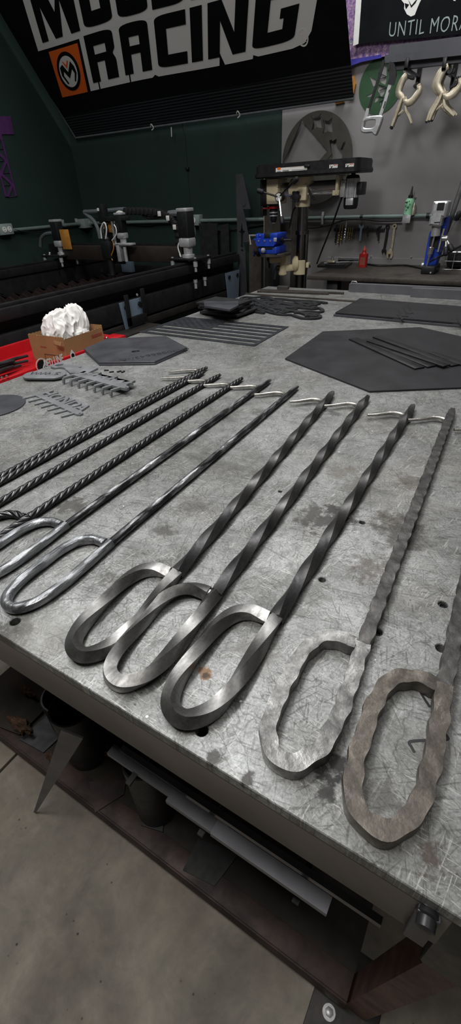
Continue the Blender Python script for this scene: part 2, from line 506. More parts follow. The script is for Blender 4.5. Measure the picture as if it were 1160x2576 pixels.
M['brownsteel'] = worn_steel('brown_scale_steel', '332f2c', '4f4a45', .55, .3, 8, None, .15)
M['rustbits'] = worn_steel('rust_flakes', '2f2019', '5f452f', .8, .1, 60, None, .5)
M['ltblue'] = simple('pale_blue_paper', '8fb0b4', .7, 0, .1, 30, .1)
M['flagplate'] = simple('cut_flag_plate', '3a3c40', .42, .5, .2, 20, .06)
M['teal'] = worn_steel('teal_tinted_steel', '3d4d52', '5f7274', .4, .5, 20, None, .1)
M['cable'] = simple('grey_hose_jacket', '5a5f62', .55, 0, .15, 40, .05)
M['greenwash'] = simple('smoke_lens', '20312c', .4, 0, .1, 20, 0)

def concrete():
    t = NT('stained_concrete')
    c0 = t.coords()
    b = t.ramp(t.noise(2.2, 7, .62, c0, .5), [(.3, rgb('7d7870')), (.5, rgb('a09b92')), (.7, rgb('b2ada3'))])
    b = t.mix(.6, b, t.ramp(t.noise(11, 8, .7, c0, .3), [(.3, rgb('4a4640')), (.5, rgb('85817a')), (.7, rgb('b0aca3'))]), 'OVERLAY')
    b = t.mix(t.math('MULTIPLY', t.ramp(t.noise(5, 5, .6, c0), [(.5, 0.0), (.7, 1.0)]), .3), b, rgb('77705a'))
    b = t.mix(t.math('MULTIPLY', t.ramp(t.noise(3.5, 4, .6, t.coords((1, 1, 1), (1, 0, 0))), [(.5, 0.0), (.7, 1.0)]), .22), b, rgb('836d66'))
    vo = t.n('ShaderNodeTexVoronoi'); vo.inputs['Scale'].default_value = 38; t.l(c0, vo.inputs['Vector'])
    f = t.math('MULTIPLY', t.ramp(vo.outputs['Distance'], [(.05, 1.0), (.12, 0.0)]), t.ramp(t.noise(9, 3, .5, c0), [(.52, 0.0), (.58, 1.0)]))
    b = t.mix(f, b, rgb('3a3733'))
    t.set(base=b, rough=.75, normal=t.bump(t.noise(60, 8, .7, c0), .35, .002), spec=.3)
    return t.m
M['concrete'] = concrete()

def banner_mesh_mat():
    t = NT('ribbed_mesh_fabric')
    w = t.n('ShaderNodeTexWave'); w.wave_type = 'BANDS'; w.bands_direction = 'Z'; w.inputs['Scale'].default_value = 26
    w.inputs['Distortion'].default_value = .4; w.inputs['Detail'].default_value = 1
    t.l(t.coords(), w.inputs['Vector'])
    t.set(base=t.ramp(w.outputs['Fac'], [(.3, rgb('0b0c0f')), (.8, rgb('2c2f33'))]), rough=.45, normal=t.bump(w.outputs['Fac'], .5, .004))
    return t.m
M['bannermesh'] = banner_mesh_mat()

def glitter():
    t = NT('purple_patterned_cloth')
    n = t.noise(60, 6, .7)
    b = t.ramp(n, [(.36, rgb('463a86')), (.5, rgb('8f6f97')), (.62, rgb('b99fb5')), (.7, rgb('ded6e2'))])
    t.set(base=b, rough=.7)
    return t.m
M['glitter'] = glitter()
# ================================================================ the room
YW = 2.85; XL = -2.05; XR = 3.4; YF = -2.8; ZC = 3.1
def struct(name, bm, m, smooth=False, parent=None):
    o = obj(name, bm, m, parent, smooth)
    if not parent: o['kind'] = 'structure'
    return o
b = B()
jx = P(0, 1940, z=0).x
box(b, (XL, YF, -.12), (jx - .004, YW, 0), .002); box(b, (jx + .004, YF, -.12), (XR, YW, 0), .002); box(b, (XL, YF, -.2), (XR, YW, -.02))
struct('floor', b, M['concrete'])
b = B(); box(b, (XL - .1, YW, -.1), (XR + .1, YW + .1, ZC)); struct('wall_back', b, M['green'])
b = B(); box(b, (XL - .1, YF, -.1), (XL, YW, ZC)); struct('wall_left', b, M['green'])
b = B(); box(b, (XR, YF, -.1), (XR + .1, YW, ZC)); struct('wall_right', b, M['wallsteel'])
b = B(); box(b, (XL - .1, YF - .1, -.1), (XR + .1, YF, ZC)); struct('wall_front', b, M['wallsteel'])
b = B(); box(b, (XL - .1, YF - .1, ZC), (XR + .1, YW + .1, ZC + .1)); struct('ceiling', b, M['white'])
# sheet steel lining on the right of the back wall
xs = P(711, 300, y=YW).x
b = B(); box(b, (xs, YW - .006, .0), (XR, YW, ZC), .001); wp = struct('trim_1', b, M['wallsteel'])
b = B(); box(b, (-.05, YW - .012, TZ - .01), (XR, YW - .006, P(900, 648, y=YW - .01).z), .001); struct('trim_2', b, M['wallsteel'])
for (u, v) in ((933, 646), (1035, 646), (982, 538), (1045, 497)):
    b = B(); q = P(u, v, y=YW - .012); cyl(b, q + Y_ * .006, q - Y_ * .003, .006, .004, 10); obj('screw', b, M['chrome'], wp)
# vertical batten joint with small clips on the green wall
b = B(); q = P(471, 420, y=YW); box(b, (q.x - .004, YW - .004, 1.1), (q.x + .004, YW, ZC)); t3 = struct('trim_3', b, M['green'])
for (u, v) in ((471, 424), (473, 537)):
    b = B(); q = P(u, v, y=YW - .01); box(b, (q.x - .012, YW - .018, q.z - .008), (q.x + .012, YW - .003, q.z + .008), .003); obj('clip', b, M['black'], t3)

# ================================================================ welding table
TW, TD = 1.24, 1.96
tb = thing('welding_table', 'large scratched steel welding table with fire pokers laid out on top', 'table', (TW / 2, TD / 2, 0))
holes = [((32, 1412), .005), ((38, 1563), .0055), ((508, 1836), .0055), ((912, 1314), .004), ((811, 1458), .004), ((950, 1589), .005), ((1115, 1520), .005), ((1110, 1630), .005), ((705, 1186 + 50), .003)]
loops = [[(0, 0), (TW, 0), (TW, TD), (0, TD)]]
hp = []
for (u, v), r in holes:
    q = P(u, v, z=TZ); hp.append((q.x, q.y, r)); loops.append(circ(q.x, q.y, r, 16))
b = B(); plate(b, loops, (0, 0, TZ - .012), X_, Y_, Z_, .012, .0008)
obj('tabletop', b, M['table'], tb, smooth=False)
for k in (5, 6):
    b = B(); x, y, r = hp[k]; lathe(b, (x, y, TZ - .011), Z_, [(0, r * .98), (.008, r * .98), (.0085, r * .6), (.006, r * .45), (.006, .0001)], 16); obj('bolt', b, M['blackmetal'], tb)
# front and side aprons (channel faces) and the beams behind
AP = .065
b = B(); box(b, (0, 0.0005, TZ - AP), (1.138, .008, TZ - .0125), .001); obj('apron', b, M['apron'], tb)
b = B(); box(b, (0, .008, TZ - .0125 - .05), (.008, TD - .008, TZ - .0125), .001); obj('apron', b, M['apron'], tb)
b = B(); box(b, (0, TD - .008, TZ - AP), (TW, TD, TZ - .0125), .001); obj('apron', b, M['apron'], tb)
b = B()
obox(b, (0.008, .02, TZ - AP - .007), (1.128, .02, TZ - AP - .007), .03, .008, .001); obj('lower_flange', b, M['frame'], tb)
b = B(); obox(b, (.008, .05, TZ - .11), (.30, .05, TZ - .11), .03, .03, .003); obox(b, (.335, .05, TZ - .11), (1.1, .05, TZ - .11), .03, .03, .003); obj('support_beam', b, M['frame'], tb)
b = B(); cyl(b, (.318, .04, TZ - .105), (.318, .04, TZ - .094), .006, n=12); cyl(b, (.318, .04, TZ - .094), (.318, .04, TZ - .088), .010, .009, 6); obj('bolt', b, M['chrome'], tb)
b = B(); box(b, (1.21, .04, TZ - AP), (1.225, TD - .05, TZ - .0125), .002); obj('apron', b, M['frame'], tb)
# end bracket bolted to the right end of the front apron
b = B()
box(b, (1.118, -.004, TZ - AP - .004), (1.132, .0004, TZ - .014), .001)
obj('end_bracket', b, M['mill2'], tb)
b = B(); q = P(1072, 2321, y=-.006)
lathe(b, (q.x, .0, q.z), NY, [(0, .0075), (.003, .008), (.004, .0062), (.010, .006), (.011, .003)], 14); obj('bolt', b, M['blackmetal'], tb)
b = B(); box(b, (1.145, .02, TZ - .18), (1.26, .12, TZ - .045), .002); box(b, (1.14, .035, TZ - .13), (1.26, .05, TZ - .06), .002); obj('corner_plate', b, M['black'], tb)
# lower frame: front rail with rusty lip, shelf sheet, splayed leg
RZ = .098; RY = .0765
b = B()
box(b, (.0, RY, RZ - .045), (1.128, RY + .004, RZ), .0012); box(b, (.0, RY + .004, RZ - .006), (1.128, RY + .045, RZ - .002), .001)
obj('lower_rail', b, M['rusty'], tb)
b = B(); box(b, (.0, RY + .045, RZ - .007), (1.128, TD - .1, RZ - .003)); obj('shelf', b, M['shelf'], tb)
b = B(); box(b, (.0, TD - .1, RZ - .045), (1.128, TD - .095, RZ)); obj('lower_rail', b, M['rusty'], tb)
def chan(bm, a, c, w, dpt, th):
    """leg: open channel from a to c, web facing the front"""
    a = Vector(a); c = Vector(c); d = (c - a).normalized(); s = d.cross(Y_).normalized(); f = s.cross(d)
    prof = [(-w / 2, 0), (w / 2, 0), (w / 2, dpt), (w / 2 - th, dpt), (w / 2 - th, th), (-w / 2 + th, th), (-w / 2 + th, dpt), (-w / 2, dpt)]
    r0 = [a + s * u + f * v for u, v in prof]; r1 = [c + s * u + f * v for u, v in prof]
    ring_mesh(bm, [r0, r1])
legs = (((1.147, .088, .02), (1.225, .075, TZ - .07)), ((.06, .30, .02), (.06, .30, TZ - .07)), ((1.147, TD - .14, .02), (1.225, TD - .1, TZ - .07)), ((.06, TD - .14, .02), (.06, TD - .1, TZ - .07)))
for k, (a, c) in enumerate(legs):
    b = B(); chan(b, a, c, .038, .045, .005)
    lg = obj('leg', b, M['legrust'], tb)
    b = B(); box(b, (a[0] - .075, a[1] - .065, 0), (a[0] + .045, a[1] + .09, .008), .002); obj('foot_plate', b, M['frame'], lg)
    if k == 0:
        q = P(828, 2546, z=.012)
        b = B(); cyl(b, (q.x, q.y, .008), (q.x, q.y, .010), .012, n=20); lathe(b, (q.x, q.y, .010), Z_, [(0, .0075), (.005, .0075), (.006, .006), (.0065, .0001)], 6); obj('anchor_bolt', b, M['alu'], lg)
# marker strokes on the steel near the last poker
b = B()
def ink(bm, pix, w=.0022, z=TZ + .0001, th=.0002):
    pts = catmull([P(u, v, z=z) for u, v in pix], 5)
    sweep(bm, pts, lambda s, i: [(-w / 2, 0), (w / 2, 0), (w / 2, th), (-w / 2, th)])
ink(b, [(1052, 1730), (1066, 1755), (1082, 1779)]); ink(b, [(1072, 1862), (1031, 1866), (1036, 1880), (1043, 1893)])
ink(b, [(1112, 1834), (1122, 1848), (1128, 1858), (1118, 1862), (1106, 1864)])
obj('marker_stroke', b, M['marker'], tb)
for s_, (u, v), (u2, v2) in (('line', (655, 1465), (760, 1430)),):
    pass

# ================================================================ pokers
def loop_path(w=.050, L=.150, ytop=.150, r=.027, square=False):
    """centre line from the shaft round the handle to the weld (local: shaft on x=0 going +y)"""
    return [(0, .15), (.002, .095), (.0015, .062), (-.003, .036), (-.014, .020), (-.026, .0165), (-.039, .024), (-.0465, .045), (-.048, .078), (-.047, .112), (-.040, .135), (-.026, .146), (-.006, .147)]

def square_prof(h, phase, rate, wob=None, cap=1.34):
    def f(s, i):
        a = phase + rate * s
        out = []
        for k in range(4):
            for da in (-.42, 0, .42):
                t = a + PI / 4 + k * PI / 2 + da
                # square of half side h with crisp but eased edges
                rr = h / max(abs(math.cos(t - a)), abs(math.sin(t - a)))
                rr = min(rr, h * cap)
                if wob: rr *= wob(s, k, i)
                out.append((rr * math.cos(t), rr * math.sin(t)))
        return out
    return f

def rope_prof(r, phase, rate):
    def f(s, i):
        a = phase + rate * s
        out = []
        for k in range(32):
            t = a + 2 * PI * k / 32
            rr = r * (.68 + .33 * abs(math.cos(2 * (t - a))) ** .6)
            out.append((rr * math.cos(t), rr * math.sin(t)))
        return out
    return f

def bark_prof(r, seed):
    g = random.Random(seed); ph = [g.random() * 6 for _ in range(8)]
    def f(s, i):
        out = []
        for k in range(18):
            t = 2 * PI * k / 18
            w = 1 + .022 * math.sin(3 * t + ph[0] + 55 * s) + .03 * math.sin(7 * t + ph[1] - 90 * s) + .025 * math.sin(5 * t + ph[2] + 140 * s) + .012 * math.sin(200 * s + ph[3])
            out.append((r * w * math.cos(t), r * w * math.sin(t)))
        return out
    return f

def hammer_prof(h, seed, amp):
    g = random.Random(seed); ph = [g.random() * 6 for _ in range(12)]
    def f(s, i):
        out = []
        wl = 300
        ex = [1 + amp * math.sin(wl * s + ph[k]) * .7 + amp * .6 * math.sin(wl * .61 * s + ph[k + 4]) for k in range(4)]   # right, top, left, bottom reach
        pts = [(-1, -1), (0, -1.0), (1, -1), (1.0, 0), (1, 1), (.35, .93 - amp * .5 * math.sin(wl * s + ph[8])), (-.35, .93 + amp * .5 * math.sin(wl * .8 * s + ph[9])), (-1, 1), (-1.0, 0)]
        for a, c in pts:
            x = a * h * (ex[0] if a > 0 else ex[2]); z = c * h * (ex[1] * .5 + .5 if c > 0 else 1)
            e = .93 if abs(a) == 1 and abs(c) == 1 else 1.0
            out.append((x * e * (1.06 if abs(a) == 1 else 1), z * e))
        return out
    return f

def pointed(prof, total, tipfrom, mn=.62):
    def f(s, i):
        k = 1.0 if s < tipfrom else max(mn, 1 - (1 - mn) * (s - tipfrom) / max(1e-6, total - tipfrom))
        return [(a * k, c * k) for a, c in prof(s, i)]
    return f

HOOK = [(0, .695), (-.004, .708), (-.014, .714), (-.028, .712), (-.040, .703), (-.052, .692), (-.066, .684)]
def poker(style, xt, yt, xb, yb, label, seed, hook=HOOK, mats=None, group='fire pokers laid out on the table', hz=None, phase=None, zoff=0):
    ax = (xt - xb) / (yt - yb)
    root = thing('fire_poker', label, 'poker', (xb - .0, 0, TZ), -math.atan(ax), group)
    root.location = (xb - ax * .15, 0, TZ + zoff)
    H = .0063 if style in ('twist', 'hammer') else .0056
    H2 = H * (1.22 if style == 'twist' else 1.08) + .0002
    off = yb
    path = [Vector((x, y + off, H2)) for x, y in loop_path()]
    st_ = .0011 if style == 'rope' else .0022
    loop = resample(catmull(path, 10), st_)
    shaft = resample([Vector((0, .15 + off, H2)), Vector((0, yt, H2))], st_)
    Ls = yt - .15 - off
    ph = rnd.random() * 3 if phase is None else phase
    if style == 'twist':
        rs = 2 * PI / .31; ps = square_prof(H, ph, rs); pl_ = square_prof(H, ph, -2 * PI / .36)
    elif style == 'rope':
        rs = 2 * PI / .058; ps = rope_prof(H * 1.04, ph, rs); pl_ = rope_prof(H * 1.04, ph, -rs)
    elif style == 'bark':
        ps = bark_prof(H, seed); pl_ = bark_prof(H * 1.12, seed + 1)
    else:
        ps = hammer_prof(H * 1.03, seed, .12); pl_ = hammer_prof(H * 1.06, seed + 1, .13)
    b = B(); sweep(b, shaft, pointed(ps, Ls, Ls - .03)); obj('shaft', b, mats[0], root, local=True, angle=28 if style != 'rope' else 180)
    b = B()
    sweep(b, loop, pl_)
    if style == 'hammer' or style == 'twist':
        # forge-welded shoulder
        cyl(b, loop[-1] + Vector((-.004, 0, -.001)), Vector((.001, loop[-1].y + .001, H2)), H * .95, H * .85, 10)
    obj('handle', b, mats[1], root, local=True, angle=28 if style != 'rope' else 180)
    hk = [Vector((x, y + (yt - .765), (hz or H2))) for i, (x, y) in enumerate(hook)]
    hk = resample(catmull(hk, 8), .002); n = len(hk)
    def hp_(s, i):
        t = i / (n - 1); r = .0060 * (1 - .5 * t) * (1 + .03 * math.sin(i * .45))
        return [(r * math.cos(2 * PI * k / 10), r * .85 * math.sin(2 * PI * k / 10)) for k in range(10)]
    b = B(); sweep(b, hk, hp_); obj('hook', b, mats[2], root, local=True)
    return root
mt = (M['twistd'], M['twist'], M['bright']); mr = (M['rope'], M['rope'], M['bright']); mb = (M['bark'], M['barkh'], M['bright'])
HK2 = [(0, .700), (-.006, .712), (-.020, .711), (-.036, .702), (-.052, .692), (-.070, .684)]
HK0 = [(0, .722), (-.006, .735), (-.022, .733), (-.040, .722), (-.058, .708), (-.072, .700)]
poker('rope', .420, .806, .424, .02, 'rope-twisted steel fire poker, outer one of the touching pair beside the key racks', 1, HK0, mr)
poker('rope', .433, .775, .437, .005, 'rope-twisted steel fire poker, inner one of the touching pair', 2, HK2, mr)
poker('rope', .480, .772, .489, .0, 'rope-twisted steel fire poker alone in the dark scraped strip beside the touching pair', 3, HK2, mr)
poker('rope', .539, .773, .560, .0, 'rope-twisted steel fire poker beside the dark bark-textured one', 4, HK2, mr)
poker('bark', .606, .788, .622, .012, 'bark-textured round fire poker whose bright handle leaves the photo at the left edge', 5, HK2, mb)
poker('bark', .679, .775, .703, .012, 'bark-textured round fire poker with its whole bright silvery handle showing', 6, HOOK, mb)
poker('twist', .757, .770, .812, .006, 'twisted square-bar fire poker beside the bark-textured one, its handle touching the next', 7, HOOK, mt, phase=.3)
poker('twist', .833, .776, .868, .0, 'twisted square-bar fire poker, middle one of the three with touching handles', 8, HOOK, mt, phase=1.0)
poker('twist', .931, .766, .941, .0, 'twisted square-bar fire poker with a round hole in the table at its handle end', 9, HOOK, mt, phase=1.9)
mh = (M['hammer'], M['hammerh'], M['bright'])
poker('hammer', .997, .780, 1.028, .010, 'hammered square-bar fire poker with bright silvery handle, beside the twisted ones', 10, HOOK, mh)
poker('hammer', 1.080, .772, 1.101, .001, 'hammered square-bar fire poker with brown handle over black marker strokes', 11, HOOK, (M['hammer'], M['hammerb'], M['bright']))
# ================================================================ plates and cut work on the table
def hexagon(cx, cy, r, a0):
    return [(cx + r * math.cos(a0 + k * PI / 3), cy + r * math.sin(a0 + k * PI / 3)) for k in range(6)]
def flat(name, label, cat, loops, z, th, mat, group=None, bev=.0004, parent=None):
    b = B(); plate(b, loops, (0, 0, z), X_, Y_, Z_, th, bev)
    o = obj(name, b, mat, parent)
    if not parent: tag(o, label, cat, group)
    return o
def text_flat(parent, name, s, size, at, ang, z, mat, th=.0003, **kw):
    ex = Vector((math.cos(ang), math.sin(ang), 0)); ey = Vector((-ex.y, ex.x, 0))
    b = B(); text_bm(b, s, size, (at[0], at[1], z), ex, ey, Z_, th, **kw)
    return obj(name, b, mat, parent)

# large hexagon on the right
big = [(.831, .820), (.564, .961), (.551, 1.255), (.805, 1.408), (1.072, 1.267), (1.085, .973)]
flat('hexagon_plate', 'large dark hexagonal steel plate with loose flat strips on it', 'steel plate', [big], TZ + .0002, .004, M['mill'])
# small hexagon pair with a hole
q = P(341, 883, z=TZ + .01)
sm = [(-.009, .801), (.132, .720), (.269, .786), (.271, .931), (.133, 1.009), (-.026, .915)]
flat('hexagon_plate', 'small grey hexagonal plate lying underneath the marked one, mostly hidden', 'steel plate', [[(x + .0015, y - .0015) for x, y in sm], circ(q.x, q.y, .012)], TZ + .0002, .0045, M['mill2'], 'pair of small hexagonal plates')
top = flat('hexagon_plate', 'small grey hexagonal plate with a centre hole and hand-marked numbers, top of its pair', 'steel plate', [sm, circ(q.x, q.y, .012)], TZ + .005, .0045, M['mill2'], 'pair of small hexagonal plates')
p0 = P(258, 915, z=TZ + .01); p1 = P(462, 878, z=TZ + .01)
d = (p1 - p0); ang = math.atan2(d.y, d.x)
text_flat(top, 'marker_writing', '0/-90886643/-A', .030, (p1.x, p1.y + .018), ang + PI, TZ + .00955, M['silverink'], width=d.length / (.030 * 7.4))

# flat strips on the large hexagon
for k, (a, c, w, z, lab) in enumerate((((888, 853), (1056, 928), .028, .0045, 'dark flat steel strip on the large hexagon, nearest the pokers'),
                                  ((914, 856), (1086, 924), .024, .0047, 'dark flat steel strip on the large hexagon, second from the pokers'),
                                  ((930, 858), (1124, 922), .024, .0080, 'dark flat steel strip on the large hexagon, raised on top of its neighbours'),
                                  ((946, 848), (1146, 921), .024, .0047, 'dark flat steel strip on the large hexagon, fourth from the pokers'),
                                  ((1085, 890), (1190, 925), .024, .0047, 'dark flat steel strip on the large hexagon, far side and cut by the photo edge'))):
    A = P(*a, z=TZ + z); C = P(*c, z=TZ + z); b = B()
    obox(b, Vector((A.x, A.y, TZ + z + .0017)), Vector((C.x, C.y, TZ + z + .0017)), w, .0032, .0004, up=Z_)
    tag(obj('steel_strip', b, M['blackmetal']), lab, 'steel strip', 'flat strips on the large hexagon')

# big rectangular sheets with three inked crosses
sh = [(.507, 1.480), (.508, 1.743), (.960, 1.700), (.960, 1.462)]
flat('steel_sheet', 'grey rectangular steel sheet lying under the cross-marked one', 'steel sheet', [[(x - .004, y - .006) for x, y in sh]], TZ + .0002, .0065, M['mill2'], 'two stacked sheets at the far right')
s2 = flat('steel_sheet', 'dark rectangular steel sheet marked with a row of black crosses', 'steel sheet', [sh], TZ + .0075, .0055, M['mill'], 'two stacked sheets at the far right')
b = B(); zz = TZ + .0135
for a, c in (((990, 801), (1012, 804)), ((1003, 779), (1012, 804)), ((1000, 793), (1026, 797)), ((1016, 772), (1026, 797)), ((1023, 788), (1040, 789)), ((1027, 765), (1038, 788)), ((1006, 800), (1003, 788)), ((1140, 815), (1165, 816)), ((1150, 800), (1160, 815))):
    ink(b, [a, c], .006, zz, .0003)
obj('marker_cross', b, M['marker'], s2)

# flag plate with stars and stripes
fl = thing('flag_cutout', 'cut steel flag panel with rows of stars and stripe slots lying flat', 'cut metal sign', (.21, 1.16, TZ))
F0 = Vector((.003, 1.283)); FW, FH = .425, .243
outer = [(-.007, 1.042), (.005, 1.283), (.424, 1.282), (.430, 1.039)]
def fxy(a, c):   # a 0..1 along the flag, c 0..1 from top edge down
    l = Vector(outer[1]).lerp(Vector(outer[2]), a); m = Vector(outer[0]).lerp(Vector(outer[3]), a); r = l.lerp(m, c); return (r.x, r.y)
loops = [outer]
sw = 1 / 13
for k in range(6):
    c0 = (2 * k + 1) * sw + .004; c1 = (2 * k + 2) * sw + .004
    a0 = .46 if c0 < 7 * sw - .01 else .045
    a1 = .965
    r_ = (c1 - c0) / 2
    sl = []
    for t in range(7): sl.append(fxy(a1 + .012 * math.sin(PI * t / 6), c0 + (c1 - c0) * t / 6))
    for t in range(7): sl.append(fxy(a0 - .012 * math.sin(PI * t / 6), c1 - (c1 - c0) * t / 6))
    loops.append(sl)
for row in range(9):
    for cl in range(6 if row % 2 == 0 else 5):
        a = .03 + (.40 / 6) * (cl + .5 + (0 if row % 2 == 0 else .5)); c = .03 + (7 * sw - .05) * (row + .5) / 9
        x, y = fxy(a, c); loops.append(star(x, y, .0075, .42))
b = B(); plate(b, loops, (0, 0, TZ + .0006), X_, Y_, Z_, .0014, .0001); obj('front_panel', b, M['flagplate'], fl)
b = B()
for k in (3, 4):
    c0 = (2 * k + 3) * sw
    pl2 = [fxy(.02, c0 - sw * .95), fxy(.36 + .1 * k, c0 - sw * .95), fxy(.30 + .1 * k, c0 - .05 * sw), fxy(.02, c0 - .05 * sw)]
    plate(b, [pl2], (0, 0, TZ + .0001), X_, Y_, Z_, .0004)
obj('backing_strip', b, M['teal'], fl)

# pile of offcut plates
ck = [(.040, 1.335), (.212, 1.325), (.205, 1.460), (.045, 1.445)]
NL = 7
for k in range(NL):
    cx, cy = .125 + rnd.uniform(-.012, .012), 1.395 + rnd.uniform(-.010, .010)
    a = rnd.uniform(-.22, .22); w, h = .084 + rnd.uniform(-.010, .006), .060 + rnd.uniform(-.006, .008)
    if k == NL - 1:
        tri = [P(513, 757, z=TZ + .05), P(600, 757, z=TZ + .05), P(600, 767, z=TZ + .05), P(578, 778, z=TZ + .05), P(514, 768, z=TZ + .05)]
        pts = [(t.x, t.y) for t in tri]; lab = 'topmost grey offcut of the plate pile, long and angular'
    else:
        pts = [(cx + math.cos(a) * x - math.sin(a) * y, cy + math.sin(a) * x + math.cos(a) * y) for x, y in ((-w, -h), (w, -h * .9), (w * .95, h), (-w * 1.05, h * .95))]
        lab = ['bottom', 'second from bottom', 'third from bottom', 'fourth from bottom', 'fifth from bottom', 'second from top'][k] + ' dark steel offcut in the pile behind the flag panel'
    flat('steel_offcut', lab, 'steel offcut', [pts], TZ + .0003 + k * .0071, .0066, M['blackplate'] if k < NL - 1 else M['mill2'], 'pile of plate offcuts')
for (pix, lab, z) in (([(598, 784), (616, 763), (640, 768), (634, 784)], 'small dark offcut with a slot leaning over the pile, beside the scrollwork', .0003), ):
    flat('steel_offcut', lab, 'steel offcut', [tabpoly(pix)], TZ + z, .012, M['blackplate'], 'pile of plate offcuts')

# ornate scrollwork sign: flat ribbons and lettering-like curls welded into one cut piece
b = B()
def ribbon(pix, w, z=TZ + .0005, th=.005, seg=8):
    pts = catmull([P(u, v, z=z) for u, v in pix], seg)
    pts = [Vector((p.x, p.y, z)) for p in pts]
    sweep(b, pts, lambda s, i: [(-w / 2, 0), (w / 2, 0), (w / 2, th), (-w / 2, th)])
rib = [([(612, 757), (606, 753), (618, 749), (640, 750), (665, 748), (683, 752), (678, 758), (662, 760), (655, 757)], .012),
       ([(612, 757), (640, 758), (668, 756), (700, 753), (735, 757), (780, 759), (815, 763), (818, 765)], .020),
       ([(625, 765), (650, 764), (690, 762), (730, 765), (770, 763), (800, 768)], .030), ([(630, 770), (650, 778), (680, 788), (705, 793), (735, 794)], .012),
       ([(633, 766), (655, 770), (680, 780), (700, 788), (710, 791)], .016), ([(645, 768), (675, 772), (705, 778), (730, 786)], .024), ([(690, 770), (720, 774), (750, 775), (790, 778)], .026),
       ([(735, 794), (760, 802), (790, 803), (806, 799), (795, 792), (770, 789), (740, 788)], .012), ([(750, 786), (775, 785), (800, 787), (812, 784), (806, 778), (790, 775), (770, 778)], .012),
       ([(720, 782), (750, 786), (770, 792), (785, 797), (798, 797)], .020), ([(775, 768), (790, 770), (795, 766), (785, 762)], .014), ([(680, 765), (670, 772), (690, 778), (720, 780)], .014),
       ([(700, 758), (712, 764), (740, 770), (765, 772)], .028), ([(640, 755), (665, 768), (690, 776)], .02), ([(635, 783), (650, 787), (665, 788), (640, 778), (632, 772)], .008), ([(715, 790), (700, 786), (690, 790)], .014),
       ([(655, 752), (672, 752), (690, 757), (700, 760)], .014), ([(745, 762), (760, 768), (780, 773)], .018)]
g = random.Random(11)
for k in range(26):
    u = 622 + 180 * g.random(); v = 753 + 40 * g.random() * (.5 + .5 * (u - 600) / 200) + (u - 622) * .04
    if v > 800: continue
    q = P(u, v, z=TZ); r0 = .010 + .016 * g.random(); a0 = 6.3 * g.random(); s_ = g.choice((-1, 1))
    sp = [Vector((q.x + r0 * (1 - .75 * t / 14) * math.cos(a0 + s_ * t * .55), q.y + r0 * (1 - .75 * t / 14) * math.sin(a0 + s_ * t * .55), TZ + .0005 + .0001 * k)) for t in range(15)]
    w = .006 + .004 * g.random()
    sweep(b, sp, lambda s, i: [(-w / 2, 0), (w / 2, 0), (w / 2, .0042), (-w / 2, .0042)])
for k, (pix, w) in enumerate(rib): ribbon(pix, w, TZ + .0005 + .00013 * k)
sc = tag(obj('scroll_sign', b, M['blackplate']), 'ornate black cut-metal scrollwork sign with curls and flourishes', 'cut metal sign')

# thin rods and flat bars across the far end
far = [((648, 733), (827, 739), .010, .008, 'thin dark steel bar at the far end, nearest the scrollwork of the short ones'), ((655, 729), (760, 733), .014, .006, 'short dark flat bar at the far left corner'),
       ((730, 732), (865, 738), .010, .008, 'thin steel bar at the far end ending furthest right'), ((700, 731), (815, 737), .012, .006, 'thin dark steel bar sandwiched between the two longer ones'),
       ((618, 739), (905, 759), .006, .006, 'long thin steel rod running from the far left edge to the big sheet'), ((699, 723), (726, 724), .020, .012, 'small steel block on the far edge of the table')]
for a, c, w, h, lab in far:
    A = P(*a, z=TZ + h / 2); C = P(*c, z=TZ + h / 2); A.z = C.z = TZ + h / 2 + .0003; b = B(); obox(b, A, C, w, h, .0006, up=Z_)
    tag(obj('steel_bar', b, M['brownsteel']), lab, 'steel bar', 'bars at the far end of the table')
def hollow(bm, a, c, w, h, t):
    a = Vector(a); c = Vector(c); d = (c - a).normalized(); s = d.cross(Z_).normalized()
    def rr(p, w, h): return [p + s * x + Z_ * z for x, z in ((-w / 2, -h / 2), (w / 2, -h / 2), (w / 2, h / 2), (-w / 2, h / 2))]
    r = [rr(a, w, h), rr(c, w, h), rr(c, w - 2 * t, h - 2 * t), rr(a, w - 2 * t, h - 2 * t)]
    ring_mesh(bm, r, loop=True)
A = P(878, 731, z=TZ + .012)
for (x0, x1, y, lab) in ((.398, 1.2, 1.945, 'grey square steel tube at the far edge, rear one of the pair'), (.662, 1.21, 1.905, 'grey square steel tube at the far edge, front one starting further along')):
    b = B(); hollow(b, (x0, y, TZ + .0158), (x1, y, TZ + .0158), .031, .031, .0025)
    tag(obj('square_tube', b, M['tubegray']), lab, 'steel tube', 'square tubes at the far edge')

